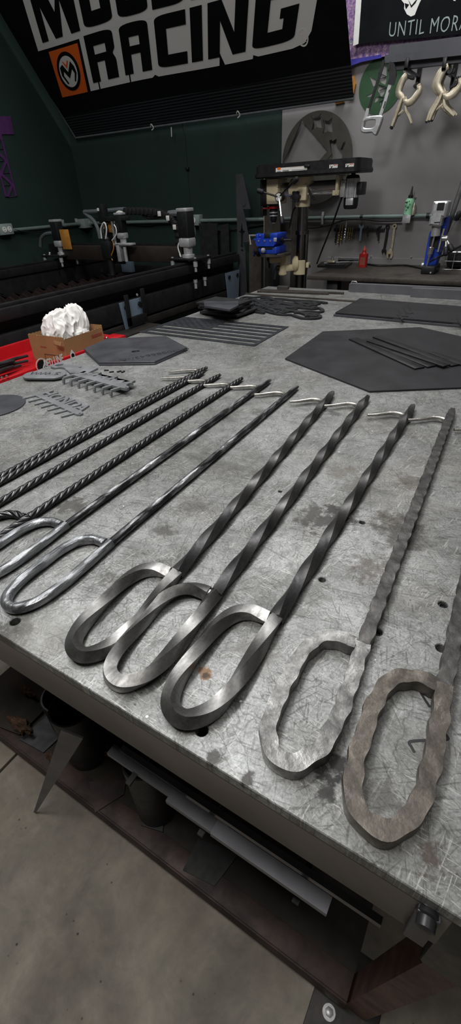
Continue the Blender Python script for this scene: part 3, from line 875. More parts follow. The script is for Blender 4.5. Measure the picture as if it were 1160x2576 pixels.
# ---------------- key racks and small cut pieces near the cart
def rack(label, word, org, ang, W, H, prong, n, size, mat, th, z, extra=None, shear=0.0):
    o = thing('key_rack', label, 'key rack', (org[0], org[1], TZ), ang, 'cut key racks')
    loops = []
    b = B()
    text_bm(b, word, size, (W * .0, .006, z), X_, Y_, Z_, th, width=1, shear=shear, bold=.0012)
    xs = [v.co.x for v in b.verts]; k = W / (max(xs) - min(xs)); x0 = min(xs)
    for v in b.verts: v.co.x = (v.co.x - x0) * k
    ob = obj('lettering', b, mat, o, local=True)
    b = B()
    pts = [(-.006, .0), (W + .004, .0)]
    body = [(-.008, -.004), (-.004, .010), (W + .002, .010), (W + .012, .006), (W + .014, -.002), (W + .006, -.006)]
    hole = circ(W + .008, .001, .0025, 12)
    plate(b, [body, hole], (0, 0, z), X_, Y_, Z_, th * .98)
    obj('back_bar', b, mat, o, local=True)
    for i in range(n):
        x = -.002 + (W - .004) * i / (n - 1); b = B()
        obox(b, (x, -.003, z + th * .5), (x - .006, -.003 - prong, z + th * .5), .006, th, .0008, up=Z_)
        if extra: obox(b, (x - .006, -.003 - prong, z + th * .5), (x - .0065, -.005 - prong, z - extra * .8), .006, th * .8, .0004)
        obj('prong', b, mat, o, local=True)
    return o
rack('flat grey key rack cut with five block letters and a row of prongs', 'HONDA', (.163, .488), -.20, .172, .05, .028, 7, .046, M['grayplate'], .0035, .0004)
o = rack('raised dark-edged key rack with a jagged flame-like top', 'WWW', (.168, .602), -.09, .175, .05, .024, 7, .034, M['grayplate'], .006, .011, .011, .35)
b = B(); jag = [(0, .004)]
for k in range(6):
    x = .178 * (k + .5) / 6; jag += [(x - .012, .022), (x + .002, .030 + .016 * (k % 2)), (x + .006, .014)]
jag += [(.18, .004)]
prism(b, jag, (0, 0, .0115), X_, Y_, Z_, .005); obj('flame_edge', b, M['grayplate'], o, local=True)
b = B(); plate(b, [[(P(u, v, z=TZ).x, P(u, v, z=TZ).y) for u, v in ((173, 948), (215, 940), (245, 938), (250, 942), (225, 955), (180, 955))]], (0, 0, TZ + .012), X_, Y_, Z_, .005); obj('arrow_tip', b, M['grayplate'], o)
# oval tags (three in a pile)
ov = rrect(-.055, -.027, .055, .027, .026)
def place(poly, cx, cy, a): return [(cx + math.cos(a) * x - math.sin(a) * y, cy + math.sin(a) * x + math.cos(a) * y) for x, y in poly]
for k in range(3):
    oo = flat('oval_tag', ['bottom rounded steel tag of the pile of three', 'middle rounded steel tag of the pile of three', 'rounded grey steel tag cut with a zigzag name, top of its pile'][k], 'tag',
         [place(ov, .0725 + .004 * (k - 1) * (-1) ** k, .588 + .003 * (1 - k), .42)], TZ + .0003 + k * .0034, .003, M['grayplate'], 'pile of rounded tags')
b = B(); zt = TZ + .0003 + 2 * .0034 + .0031
pts = [place([(x, y)], .0725, .590, .42)[0] for x, y in [(-.038, .012), (-.034, -.006), (-.026, .010), (-.021, -.007), (-.013, .009), (-.008, -.008), (0, .008), (.005, -.009), (.012, .007), (.015, -.006)]]
sweep(b, [Vector((x, y, zt)) for x, y in pts], lambda s, i: [(-.0017, 0), (.0017, 0), (.0017, .0003), (-.0017, .0003)])
pts = [place([(x, y)], .0725, .590, .42)[0] for x, y in [(.040, .006), (.032, .008), (.028, .002), (.036, -.003), (.038, -.009), (.030, -.011)]]
sweep(b, [Vector((x, y, zt)) for x, y in pts], lambda s, i: [(-.0014, 0), (.0014, 0), (.0014, .0003), (-.0014, .0003)])
obj('cut_name', b, M['marker'], oo)
# bottle-opener shaped cut piece with a wire loop end
pix = [(128, 925), (145, 918), (160, 916), (166, 920), (176, 921), (190, 922), (203, 923), (205, 927), (198, 928), (212, 934), (216, 937), (205, 938), (188, 933), (180, 936), (168, 935), (163, 930), (150, 928), (136, 929)]
inn = [(138, 924), (150, 920), (160, 920), (158, 924), (148, 926)]
flat('bottle_opener', 'small grey animal-shaped cut piece with a loop at one end', 'cut metal piece', [smooth2(tabpoly(pix), 3), smooth2(tabpoly(inn), 3)], TZ + .0003, .005, M['grayplate'])
for k, (u, v) in enumerate(((222, 930), (268, 933), (281, 937), (300, 936), (310, 937))):
    q = P(u, v, z=TZ); b = B(); box(b, (-.006, -.002, 0), (.006, .002, .003), .0006, Matrix.Translation((q.x, q.y, TZ + .0002)) @ Matrix.Rotation(.4 * k, 4, 'Z'))
    tag(obj('steel_scrap', b, M['blackplate']), ['tiny thin steel scrap beside the loop-ended cut piece', 'tiny dark scrap behind the flame-topped rack, first of the row', 'tiny dark scrap behind the flame-topped rack, second of the row', 'tiny dark scrap behind the flame-topped rack, third of the row', 'tiny dark scrap behind the flame-topped rack, last of the row'][k], 'scrap', 'tiny steel scraps')
# round disc cut by the photo edge
flat('round_disc', 'plain round grey steel disc at the left edge beside the lettered key rack', 'steel disc', [circ(.126, .402, .066, 40)], TZ + .0003, .003, M['mill2'])
# ================================================================ red cart with box
CZ = TZ - .042                       # rim height
x0, x1, y0, y1 = -.475, -.150, .30, 1.115
ct = thing('tool_cart', 'red steel tool cart with open top tray beside the welding table', 'cart', ((x0 + x1) / 2, (y0 + y1) / 2, 0))
TF = TZ - .082
b = B(); box(b, (x0, y0, TF - .004), (x1, y1, TF), .001); obj('tray_floor', b, M['red'], ct)
t = .012
for lo, hi in (((x1 - t, y0, TF - .05), (x1, y1, CZ)), ((x0, y0, TF - .05), (x0 + t, y1, CZ)), ((x0 + t, y0, TF - .05), (x1 - t, y0 + t, CZ)), ((x0 + t, y1 - t, TF - .05), (x1 - t, y1, CZ))):
    b = B(); box(b, lo, hi, .004); w_ = obj('tray_wall', b, M['red'], ct)
    if lo[0] == x1 - t: nearwall = w_
b = B(); box(b, (x1 - .06, y1 - .045, CZ - .035), (x1 + .004, y1 + .012, CZ + .004), .008); obj('corner_cap', b, M['red'], ct)
for (x, y) in ((x0 + .02, y0 + .02), (x1 - .02, y0 + .02), (x0 + .02, y1 - .02), (x1 - .02, y1 - .02)):
    b = B(); box(b, (x - .015, y - .015, .10), (x + .015, y + .015, TF - .004), .002); lg = obj('post', b, M['red'], ct)
    b = B(); cyl(b, (x - .012, y, .05), (x + .012, y, .05), .05, n=20); box(b, (x - .016, y - .016, .05), (x + .016, y + .016, .10)); obj('caster', b, M['rubber'], lg)
b = B(); box(b, (x0, y0, .18), (x1, y1, .20), .003); obj('lower_tray', b, M['red'], ct)
for (u, v) in ((17, 946), (5, 950), (269, 850)):
    q = P(u, v, x=x1); b = B(); cyl(b, (x1 - .001, q.y, q.z), (x1 + .002, q.y, q.z), .0035, .0028, 10); obj('screw', b, M['chrome'], nearwall)
# RED LINE lettering with a gauge emblem on the near wall
def side_text(s, u, v, size, wd, mat, dx=.0006, **k):
    q = P(u, v, x=x1); b = B(); text_bm(b, s, size, (x1 + .0001, q.y, q.z), Y_, Z_, X_, dx, width=wd, **k); return b
q0 = P(115, 930, x=x1); q1 = P(160, 911, x=x1)
b = side_text('RED LINE', 115, 926, .034, .62, None, bold=.0006)
ys = [v.co.y for v in b.verts]; k = (P(161, 905, x=x1).y - P(115, 925, x=x1).y) / (max(ys) - min(ys)); ymin = min(ys)
for v in b.verts: v.co.y = q0.y + (v.co.y - ymin) * k
obj('lettering', b, M['bannerwhite'], nearwall)
g = P(105, 919, x=x1)
b = B(); plate(b, [circ(g.y, g.z, .021, 28), circ(g.y, g.z, .0185, 28)], (x1 + .0001, 0, 0), Y_, Z_, X_, .0006)
plate(b, [[(g.y - .002, g.z - .012), (g.y + .014, g.z + .012), (g.y + .017, g.z + .010), (g.y + .003, g.z - .013)]], (x1 + .0009, 0, 0), Y_, Z_, X_, .0003)
obj('gauge_ring', b, M['bannerwhite'], nearwall)
b = B(); plate(b, [circ(g.y, g.z, .016, 24)], (x1 + .0002, 0, 0), Y_, Z_, X_, .0004); obj('gauge_face', b, M['black'], nearwall)
g = P(183, 893, x=x1); b = B(); plate(b, [[(g.y - .011, g.z - .012), (g.y + .011, g.z - .012), (g.y + .008, g.z + .006), (g.y, g.z + .017), (g.y - .009, g.z + .006)]], (x1 + .0001, 0, 0), Y_, Z_, X_, .0004); o = obj('round_sticker', b, M['bannerwhite'], nearwall)
b = B(); plate(b, [circ(g.y, g.z - .001, .0065, 18)], (x1 + .0006, 0, 0), Y_, Z_, X_, .0003); obj('sticker_centre', b, M['black'], o)

# open cardboard box
za, zb = TF + .0006, TZ + .0
c = [Vector((-.352, .872)), Vector((-.196, .885)), Vector((-.200, 1.068)), Vector((-.345, 1.060))]
bx = thing('cardboard_box', 'open brown cardboard box with torn edge in the red cart tray', 'box', (-.27, .97, za))
b = B(); prism(b, [(p.x, p.y) for p in c], (0, 0, za), X_, Y_, Z_, .002); obj('bottom', b, M['card'], bx)
for i in range(4):
    a, d = c[i], c[(i + 1) % 4]; n_ = Vector((d.y - a.y, a.x - d.x)).normalized(); b = B()
    # saw-toothed perforated upper edge
    N = 28; e = (d - a); L = e.length; e.normalize()
    poly = [(0, 0), (L, 0)]
    hgt = zb - za - (.008 if i == 1 else 0)
    for k in range(N, -1, -1): poly.append((L * k / N, hgt + (.0012 if k % 2 else 0)))
    prism(b, poly, (a.x, a.y, za + .002), (e.x, e.y, 0), Z_, (n_.x * -1, n_.y * -1, 0), .0025)
    sd = obj('side', b, M['card'], bx, smooth=False)
    if i in (0, 1):
        # printed red marks
        b = B(); o2 = Vector((a.x, a.y, za)) + Vector((n_.x, n_.y, 0)) * .0001
        off = Vector((e.x, e.y, 0))
        if i == 0:
            text_bm(b, 'DOBAGS', .011, o2 + off * (L * .70) + Z_ * .058, off, Z_, Vector((n_.x, n_.y, 0)), .0003, bold=.0003) if False else box(b, (0, 0, 0), (.03, .0003, .007), 0, Matrix(((e.x, n_.x, 0, (o2 + off * .112).x), (e.y, n_.y, 0, (o2 + off * .112).y), (0, 0, 1, za + .058), (0, 0, 0, 1))))
            box(b, (0, 0, 0), (.026, .0003, .004), 0, Matrix(((e.x, n_.x, 0, (o2 + off * .045).x), (e.y, n_.y, 0, (o2 + off * .045).y), (0, 0, 1, za + .045), (0, 0, 0, 1))))
        else:
            box(b, (0, 0, 0), (.05, .0003, .010), 0, Matrix(((e.x, n_.x, 0, (o2 + off * .125).x), (e.y, n_.y, 0, (o2 + off * .125).y), (0, 0, 1, za + .052), (0, 0, 0, 1))))
        obj('red_print', b, M['cardred'], sd)
    if i == 0:
        b = B(); o2 = Vector((a.x, a.y, 0)) + Vector((n_.x, n_.y, 0)) * .0001; off = Vector((e.x, e.y, 0))
        for lo, hi in (((.055, za + .022), (.125, za + .024)), ((.055, za + .004), (.057, za + .024)), ((.123, za + .004), (.125, za + .024))):
            box(b, (lo[0], 0, lo[1]), (hi[0], .0004, hi[1]), 0, Matrix(((e.x, n_.x, 0, o2.x), (e.y, n_.y, 0, o2.y), (0, 0, 1, 0), (0, 0, 0, 1))))
        obj('handle_slot', b, M['brownsteel'], sd)
b = B(); prism(b, [(0, 0), (.034, .004), (.030, .016), (.004, .012)], (-.225, .872, zb - .006), (1, .1, 0), (0, -.2, -.9), (0, -1, .2), .0015); obj('torn_flap', b, M['card'], bx)

# crumpled white cloth bulging out of the box
from mathutils import noise as mnoise
def lump(bm, c, r, seed, amp=.16, sub=5, sx=1, sy=1, sz=1, fr=1.6, zmin=None, tilt=0, zs=1.0):
    bb = bmesh.new(); bmesh.ops.create_icosphere(bb, subdivisions=sub, radius=1)
    Mt = Matrix.Rotation(tilt, 3, 'Y')
    for v in bb.verts:
        p = v.co.normalized()
        pw = Vector((p.x, p.y, p.z * zs)) + Vector((mnoise.noise(p * 1.7), mnoise.noise(p * 1.7 + Vector((9, 0, 0))), 0)) * .35
        n = mnoise.noise(p * fr + Vector((seed, 0, 0))); n2 = abs(mnoise.noise(pw * fr * 2.3 + Vector((0, seed, 0)))); n3 = abs(mnoise.noise(pw * fr * 4.6 + Vector((0, 0, seed))))
        q = Mt @ (p * (1 + amp * n + amp * 1.0 * (1 - n2) ** 4 + amp * .35 * (1 - n3) ** 5 - amp * .5))
        v.co = Vector(c) + Vector((q.x * r * sx, q.y * r * sy, q.z * r * sz))
        if zmin is not None and v.co.z < zmin: v.co.z = zmin + (v.co.z - zmin) * .02
    merge(bm, bb)
b = B()
lump(b, (-.268, .945, za + .082), .060, 3.1, .16, 6, .92, .92, 1.12, .9, za + .004, .1, .45)
lump(b, (-.272, 1.018, za + .092), .046, 9.7, .15, 6, 1.0, .85, 1.42, .9, za + .004, -.15, .35)
lump(b, (-.262, .978, za + .050), .062, 5.2, .14, 5, .9, 1.1, .75, 2.2, za + .004)
bm_ = b
tag(obj('cloth_bag', b, M['bag'], angle=180), 'crumpled white cloth bag stuffed in the cardboard box', 'bag')
# pale blue paper and steel pieces lying in the tray
b = B(); lump(b, (-.250, 1.088, TF + .022), .020, 2.2, .3, 4, 1.6, .5, .9, 2.0, TF + .001)
tag(obj('paper_scrap', b, M['ltblue'], angle=180), 'crumpled pale blue paper behind the cardboard box', 'paper')
for k, (u, v, a) in enumerate(((12, 922, .2), (25, 930, .35), (35, 921, .1), (15, 938, .5), (45, 914, .3), (5, 932, .25))):
    q = P(u, v, z=TF + .012); b = B()
    L = .05 + .01 * (k % 3)
    e = Vector((math.cos(a + 1.2), math.sin(a + 1.2), 0))
    tube(b, [Vector((q.x, q.y, TF + .010 + .004 * k)) - e * L, Vector((q.x, q.y, TF + .012 + .004 * k)), Vector((q.x, q.y, TF + .010 + .004 * k)) + e * L * .7], lambda t: .007 * (1 - .4 * t), 8)
    tag(obj('steel_spike', b, M['blackmetal']), ['dark tapered steel spike in the red tray, nearest the wall of the tray', 'dark tapered steel spike in the red tray, leaning on the first', 'dark tapered steel spike in the red tray, third in the heap', 'dark tapered steel spike in the red tray, lowest edge of the heap', 'dark tapered steel spike in the red tray, closest to the cardboard box', 'dark tapered steel spike on top of the heap in the red tray'][k], 'steel spike', 'tapered spikes heaped in the cart tray')

# ================================================================ plasma cutting table
CX0, CX1 = -1.70, -.63; RZc = TZ + .06
cn = thing('plasma_table', 'dark gantry plasma cutting table with motors and cable chain in the back corner', 'cutting machine', ((CX0 + CX1) / 2, 1.7, 0))
def cpart(name, f, m, par=None, **k):
    b = B(); f(b); return obj(name, b, m, par or cn, **k)
Y0c, Y1c = .30, 2.72
def railf(x):
    def f(b):
        box(b, (x - .032, Y0c, RZc - .055), (x + .032, Y1c, RZc - .012), .003)
        box(b, (x - .012, Y0c, RZc - .012), (x + .012, Y1c, RZc), .002)
    return f
cpart('front_rail', railf(CX1), M['blackmetal']); cpart('back_rail', railf(CX0), M['blackmetal'])
cpart('front_beam', lambda b: box(b, (CX1 - .02, Y0c, RZc - .19), (CX1 + .03, Y1c, RZc - .10), .004), M['blackmetal'])
cpart('front_skirt', lambda b: box(b, (CX1 - .03, Y0c, RZc - .10), (CX1 - .015, Y1c, RZc - .05), .002), M['black'])
cpart('side_shelf', lambda b: (box(b, (CX1 + .03, Y0c, RZc - .235), (CX1 + .13, 1.75, RZc - .222), .002), box(b, (CX1 - .03, Y0c, RZc - .235), (CX1 + .03, Y1c, RZc - .20), .002)), M['frame'])
cpart('back_beam', lambda b: box(b, (CX0 - .03, Y0c, RZc - .19), (CX0 + .02, Y1c, RZc - .06), .004), M['blackmetal'])
cpart('end_beam', lambda b: box(b, (CX0 + .02, Y1c - .05, RZc - .19), (CX1 - .02, Y1c, RZc - .09), .004), M['blackmetal'])
cpart('end_beam', lambda b: box(b, (CX0 + .02, Y0c, RZc - .19), (CX1 - .02, Y0c + .05, RZc - .09), .004), M['blackmetal'])
cpart('water_pan', lambda b: box(b, (CX0 + .02, Y0c + .05, RZc - .26), (CX1 - .02, Y1c - .05, RZc - .245)), M['black'])
# cutting slats with notched tops
for k in range(24):
    y = Y0c + .12 + k * (Y1c - Y0c - .24) / 23
    poly = [(CX0 + .03, RZc - .244), (CX1 - .04, RZc - .244)]; N = 22
    for j in range(N, -1, -1): poly.append((CX0 + .03 + (CX1 - CX0 - .07) * j / N, RZc - .15 + (.018 if j % 2 else 0)))
    cpart('slat', lambda b: prism(b, poly, (0, y, 0), X_, Z_, Y_, .003), M['rusty'], smooth=False)
def leg(x, y):
    def f(b):
        box(b, (x - .03, y - .05, .0), (x + .03, y + .05, .03)); box(b, (x - .02, y - .032, .03), (x + .02, y + .032, RZc - .19), .003)
        prism(b, [(-.085, .0), (.085, .0), (.06, -.18), (.045, -.30), (-.045, -.30), (-.06, -.18)], (x + .022, y, RZc - .10), Y_, Z_, X_, .006)
    return f
for x, y in ((CX1 + .01, 1.66), (CX1 + .01, 2.62), (CX0 - .01, 1.66), (CX0 - .01, 2.62), (CX1 + .01, .42), (CX0 - .01, .42)):
    l_ = cpart('leg', leg(x, y), M['bluegray'])
    for s in (-1, 1):
        cpart('bolt', lambda b: cyl(b, (x + .028, y + s * .05, RZc - .125), (x + .036, y + s * .05, RZc - .125), .011, n=6), M['blackmetal'], l_)
cpart('leg_strap', lambda b: (box(b, (CX1 + .045, 1.60, RZc - .21), (CX1 + .055, 1.74, RZc - .17), .002), box(b, (CX1 + .045, 1.60, RZc - .21), (CX1 + .055, 1.625, RZc - .07), .002), box(b, (CX1 + .045, 1.72, RZc - .17), (CX1 + .055, 1.745, RZc - .06), .002)), M['black'])
cpart('serial_plate', lambda b: cyl(b, (CX1 + .033, 1.71, RZc - .085), (CX1 + .036, 1.71, RZc - .085), .006, n=12), M['alu'])
# gantry
GY = 2.25
gz0, gz1 = P(300, 655, y=GY).z, P(300, 618, y=GY).z
cpart('gantry_beam', lambda b: box(b, (CX0 + .02, GY - .03, gz0), (CX1 - .05, GY + .03, gz1), .004), M['cncbrown'])
cpart('rack_strip', lambda b: box(b, (CX0 + .06, GY + .005, gz1), (CX1 - .08, GY + .02, gz1 + .012)), M['blackmetal'])
def motor(x, y, z, s=1.0, par=None):
    m_ = cpart('motor', lambda b: box(b, (x - .030 * s, y - .030 * s, z + .085 * s), (x + .030 * s, y + .030 * s, z + .19 * s), .005), M['black'])
    cpart('motor_cap', lambda b: box(b, (x - .031 * s, y - .031 * s, z + .19 * s), (x + .031 * s, y + .031 * s, z + .205 * s), .004), M['alu'], m_)
    cpart('gearbox', lambda b: (box(b, (x - .032 * s, y - .032 * s, z + .045 * s), (x + .032 * s, y + .032 * s, z + .085 * s), .010), lathe(b, (x, y, z), Z_, [(0, .032 * s), (.012 * s, .032 * s), (.014 * s, .022 * s), (.045 * s, .024 * s)], 20)), M['alu'], m_)
    return m_
for x in (CX1, CX0):
    pz = RZc + .012
    cpart('end_carriage', lambda b: (box(b, (x - .10, GY - .09, pz), (x + .085, GY + .07, pz + .010), .002), box(b, (x - .075, GY - .035, pz), (x - .06, GY + .035, gz1 + .01), .002)), M['blackmetal'])
    for (dx, dy) in ((-.085, -.075), (.07, -.075), (-.085, .055), (.07, .055)):
        cpart('guide_bolt', lambda b: (cyl(b, (x + dx, GY + dy, pz - .055), (x + dx, GY + dy, pz + .014), .007, n=10), cyl(b, (x + dx, GY + dy, pz - .030), (x + dx, GY + dy, pz - .005), .012, n=12)), M['alu'])
    if x == CX1:
        for dy in (-.06, .035):
            cpart('roller_bolt', lambda b: (cyl(b, (x + .05, GY + dy, RZc - .13), (x + .05, GY + dy, RZc - .085), .008, n=10), cyl(b, (x + .05, GY + dy, RZc - .10), (x + .05, GY + dy, RZc - .085), .011, n=10)), M['alu'])
motor(CX1 - .005, GY - .03, RZc + .022, 1.12); motor(CX0 + .03, GY - .02, RZc + .022, .95)
cpart('bracket', lambda b: box(b, (CX0 + .07, GY - .04, gz1 - .02), (CX0 + .15, GY - .034, gz1 + .09), .002), M['wood'])
# torch carriage on the beam
tq = P(275, 610, y=GY - .07); tx = tq.x
zz = lambda v: P(275, v, y=GY - .07).z
cpart('z_plate', lambda b: box(b, (tx - .05, GY - .045, zz(665)), (tx + .075, GY - .033, zz(565)), .003), M['blackmetal'])
cpart('z_column', lambda b: (box(b, (tx - .03, GY - .095, zz(560)), (tx + .012, GY - .05, zz(512)), .003), box(b, (tx - .055, GY - .09, zz(556)), (tx + .17, GY - .045, zz(545)), .003)), M['black'])
cpart('chip_label', lambda b: box(b, (tx - .028, GY - .0965, zz(530)), (tx - .012, GY - .095, zz(522)), .001), M['white'])
for dx in (-.018, .055):
    cpart('guide_rod', lambda b: (cyl(b, (tx + dx, GY - .075, zz(620)), (tx + dx, GY - .075, zz(552)), .009, n=12), cyl(b, (tx + dx, GY - .075, zz(585)), (tx + dx, GY - .075, zz(575)), .013, n=12)), M['chrome'])
cpart('circuit_board', lambda b: box(b, (tx - .0, GY - .06, zz(585)), (tx + .04, GY - .052, zz(556)), .001), M['wood'])
cpart('torch_holder', lambda b: (box(b, (tx - .04, GY - .11, zz(650)), (tx + .03, GY - .05, zz(606)), .008)), M['black'])
cpart('torch', lambda b: (lathe(b, (tx - .0, GY - .085, zz(715)), Z_, [(0, .008), (.01, .012), (.05, .014), (.055, .02), (.25, .02), (.26, .012), (.3, .012)], 16)), M['blackmetal'])
motor(tx + .115, GY - .07, zz(618), .8)
cpart('float_switch', lambda b: (box(b, (tx + .075, GY - .10, zz(656)), (tx + .10, GY - .06, zz(612)), .003), cyl(b, (tx + .135, GY - .09, zz(655)), (tx + .135, GY - .09, zz(620)), .01, n=10), box(b, (tx + .06, GY - .10, zz(616)), (tx + .19, GY - .05, zz(611)), .002)), M['alu'])
def wire(pix, y, r, m, par=None, nm='wire'):
    return cpart(nm, lambda b: tube(b, [P(u, v, y=y) for u, v in pix], r, 8, 6), m, par)
wire([(256, 600), (254, 575), (262, 560), (268, 575), (266, 602)], GY - .1, .004, M['white']); wire([(282, 605), (292, 590), (292, 575), (287, 565)], GY - .1, .0035, M['white'])
wire([(284, 606), (286, 625), (280, 645), (283, 655)], GY - .1, .003, M['wood']); wire([(290, 540), (298, 533), (308, 534)], GY - .06, .006, M['white'])
# drag chain: articulated links along an arc
arc = catmull([P(u, v, y=GY + .02) for u, v in ((316, 531), (350, 531), (395, 534), (425, 545), (445, 568), (452, 600), (452, 640))], 10)
arc = resample(arc, .030)
def links(b):
    for a, c in zip(arc[:-1], arc[1:]):
        d = (c - a); obox(b, a - d * .05, c + d * .05, .030, .040, .004, up=Y_)
        obox(b, a + d * .3, c - d * .3, .036, .046, .002, up=Y_)
cpart('cable_chain', links, M['rubber'])
lower = catmull([P(u, v, y=GY + .02) for u, v in ((360, 541), (375, 548), (395, 547), (410, 543))], 6)
cpart('chain_end', lambda b: tube(b, lower, .008, 8), M['rubber'])
for k in (9, 11, 13):
    if k < len(arc) - 1:
        a = arc[k]; cpart('chain_tag', lambda b: box(b, (a.x - .010, a.y - .03, a.z - .012), (a.x + .012, a.y - .026, a.z + .012), .002), M['white'])
wire([(425, 538), (445, 537), (465, 545), (480, 565), (486, 585), (484, 602)], GY + .03, .016, M['cable'], nm='hose')
wire([(252, 600), (246, 575), (234, 553), (213, 535), (222, 533), (262, 531), (310, 527), (330, 530)], GY + .10, .012, M['cable'], nm='hose')
wire([(102, 620), (104, 600), (115, 589), (135, 587), (155, 597), (180, 617)], GY + .03, .011, M['cable'], nm='hose')
wire([(458, 600), (448, 620), (455, 645), (452, 640)], GY - .06, .004, M['white'])
wire([(115, 648), (124, 642), (125, 635)], GY - .06, .005, M['white'])
cpart('junction_box', lambda b: (lambda q: box(b, (q.x - .05, q.y - .02, q.z - .05), (q.x + .04, q.y + .02, q.z + .05), .004))(P(322, 664, y=GY + .3)), M['bluegray'])
# ================================================================ banners and flags
BT = Vector((0, -.59237, .80567)); BN = X_.cross(BT).normalized()      # slope of the large banner, its back normal
if BN.y < 0: BN = -BN
B0 = Vector((-1.9618, 2.828, TZ + .7229))
def bp(s, t, off=0.0):
    sag = .012 * math.sin(s * 5.0 + 1) * math.sin(max(0, t) * 3)
    return B0 + X_ * s + BT * t - BN * (off + sag)
bn = thing('racing_banner', 'large black banner with white-outlined lettering and orange emblem square, sloping off the wall', 'banner', (B0.x + 1, B0.y, B0.z))
def sheet(s0, s1, t0, t1, off, th, ns=60, nt=16):
    b = B(); fr = [[bp(s0 + (s1 - s0) * i / ns, t0 + (t1 - t0) * j / nt, off) for i in range(ns + 1)] for j in range(nt + 1)]
    g1 = [[b.verts.new(p) for p in r] for r in fr]; g2 = [[b.verts.new(p + BN * th) for p in r] for r in fr]
    for j in range(nt):
        for i in range(ns):
            b.faces.new((g1[j][i], g1[j][i + 1], g1[j + 1][i + 1], g1[j + 1][i])); b.faces.new((g2[j][i], g2[j + 1][i], g2[j + 1][i + 1], g2[j][i + 1]))
    for i in range(ns):
        b.faces.new((g1[0][i], g2[0][i], g2[0][i + 1], g1[0][i + 1])); b.faces.new((g1[nt][i], g1[nt][i + 1], g2[nt][i + 1], g2[nt][i]))
    for j in range(nt):
        b.faces.new((g1[j][0], g1[j + 1][0], g2[j + 1][0], g2[j][0])); b.faces.new((g1[j][ns], g2[j][ns], g2[j + 1][ns], g1[j + 1][ns]))
    return b
obj('fabric', sheet(0, 1.995, .145, 1.02, 0, .002, 80, 30), M['banner'], bn, smooth=True)
obj('ribbed_band', sheet(0, 1.995, .012, .145, 0, .002), M['bannermesh'], bn)
b = B(); pts = [bp(0, 1.02, .001), bp(0, .012, .001)] + [bp(1.995 * i / 40, .008, .001) for i in range(41)]
tube(b, pts, .0055, 8); obj('hem', b, M['cable'], bn)
def decal(loops, off, mat, name, th=.0008, par=None, sub=None):
    """flat print in banner coordinates (s, t), draped onto the cloth"""
    b = B(); plate(b, loops, (0, 0, 0), X_, Y_, Z_, th)
    # refine so the print follows the folds
    lo = [min(v.co[i] for v in b.verts) for i in (0, 1)]; hi = [max(v.co[i] for v in b.verts) for i in (0, 1)]
    for i, n_ in ((0, X_), (1, Y_)):
        k = math.floor(lo[i] / .04) + 1
        while k * .04 < hi[i]:
            bmesh.ops.bisect_plane(b, geom=b.verts[:] + b.edges[:] + b.faces[:], plane_co=n_ * (k * .04), plane_no=n_, dist=1e-6); k += 1
    for v in b.verts:
        s_, t_, h = v.co; v.co = bp(s_, t_, off + h)
    return obj(name, b, mat, par or bn, smooth=False)
SK = .45
def sk(poly, t0): return [(q[0] + SK * (q[1] - t0), q[1]) for q in poly]
def rc(poly, rad):
    """round selected corners: poly of (x,t,r)"""
    out = []; n = len(poly)
    for i in range(n):
        p = Vector(poly[i][:2]); r = poly[i][2] if len(poly[i]) > 2 else 0
        if r <= 0: out.append((p.x, p.y)); continue
        a = (Vector(poly[i - 1][:2]) - p).normalized(); c = (Vector(poly[(i + 1) % n][:2]) - p).normalized()
        for k in range(6):
            t = k / 5; q = (p + a * r) * (1 - t) ** 2 + p * 2 * t * (1 - t) + (p + c * r) * t * t; out.append((q.x, q.y))
    return out
# white backing
T0, T1 = .283, .490
wh = [(.353, .247), (.425, .247), (.425, .30), (.436, .30), (.436, .247), (.668, .247), (.668, .315), (.678, .315), (.678, .247), (.84, .247), (.86, .258), (.885, .247, .0), (1.30, .247), (1.30, .30), (1.335, .247), (1.50, .247), (1.50, .262), (1.53, .252), (1.715, .252, 0), (1.775, .262), (1.80, .300), (1.80, .54), (.353, .54)]
decal([sk(wh, .247)], .0012, M['bannerwhite'], 'white_outline')
decal([sk([(.125, .485), (.60, .485), (1.80, .485), (1.80, .80), (.125, .80)], .485)], .0014, M['bannerwhite'], 'white_outline')
# RACING
def L(x0, outline, holes=(), w=1.0):
    loops = [sk([(x0 + x * w, T0 + (T1 - T0) * t) for x, t in rc(outline, 0)], T0)]
    for h in holes: loops.append(sk([(x0 + x * w, T0 + (T1 - T0) * t) for x, t in rc(h, 0)], T0))
    decal(loops, .0032, M['banner'], 'letter')
L(.405, [(0, 0), (.062, 0), (.062, .42), (.120, .42), (.120, 0), (.205, 0), (.205, .40, .05), (.185, .53, .03), (.205, .62, .03), (.205, 1, .09), (0, 1)], [[(.055, .58), (.142, .58), (.142, .76), (.055, .76)]])
L(.660, [(0, 0), (.062, 0), (.062, .40), (.130, .40), (.130, 0), (.200, 0), (.200, 1, .09), (0, 1, .09)], [[(.060, .56), (.132, .56), (.132, .74), (.060, .74)]])
L(.907, [(0, 0, .09), (.205, 0), (.205, .24), (.075, .24), (.075, .74), (.205, .74), (.205, 1), (0, 1, .09)])
L(1.140, [(0, 0), (.072, 0), (.072, 1), (0, 1)])
L(1.246, [(0, 0), (.072, 0), (.072, .66), (.150, 0), (.225, 0), (.225, 1), (.155, 1), (.155, .40), (.078, 1), (0, 1)])
L(1.508, [(0, 0, .08), (.225, 0, .09), (.225, .58), (.135, .58), (.135, .42), (.155, .42), (.155, .24), (.078, .24), (.078, .76), (.225, .76), (.225, 1), (0, 1, .09)])
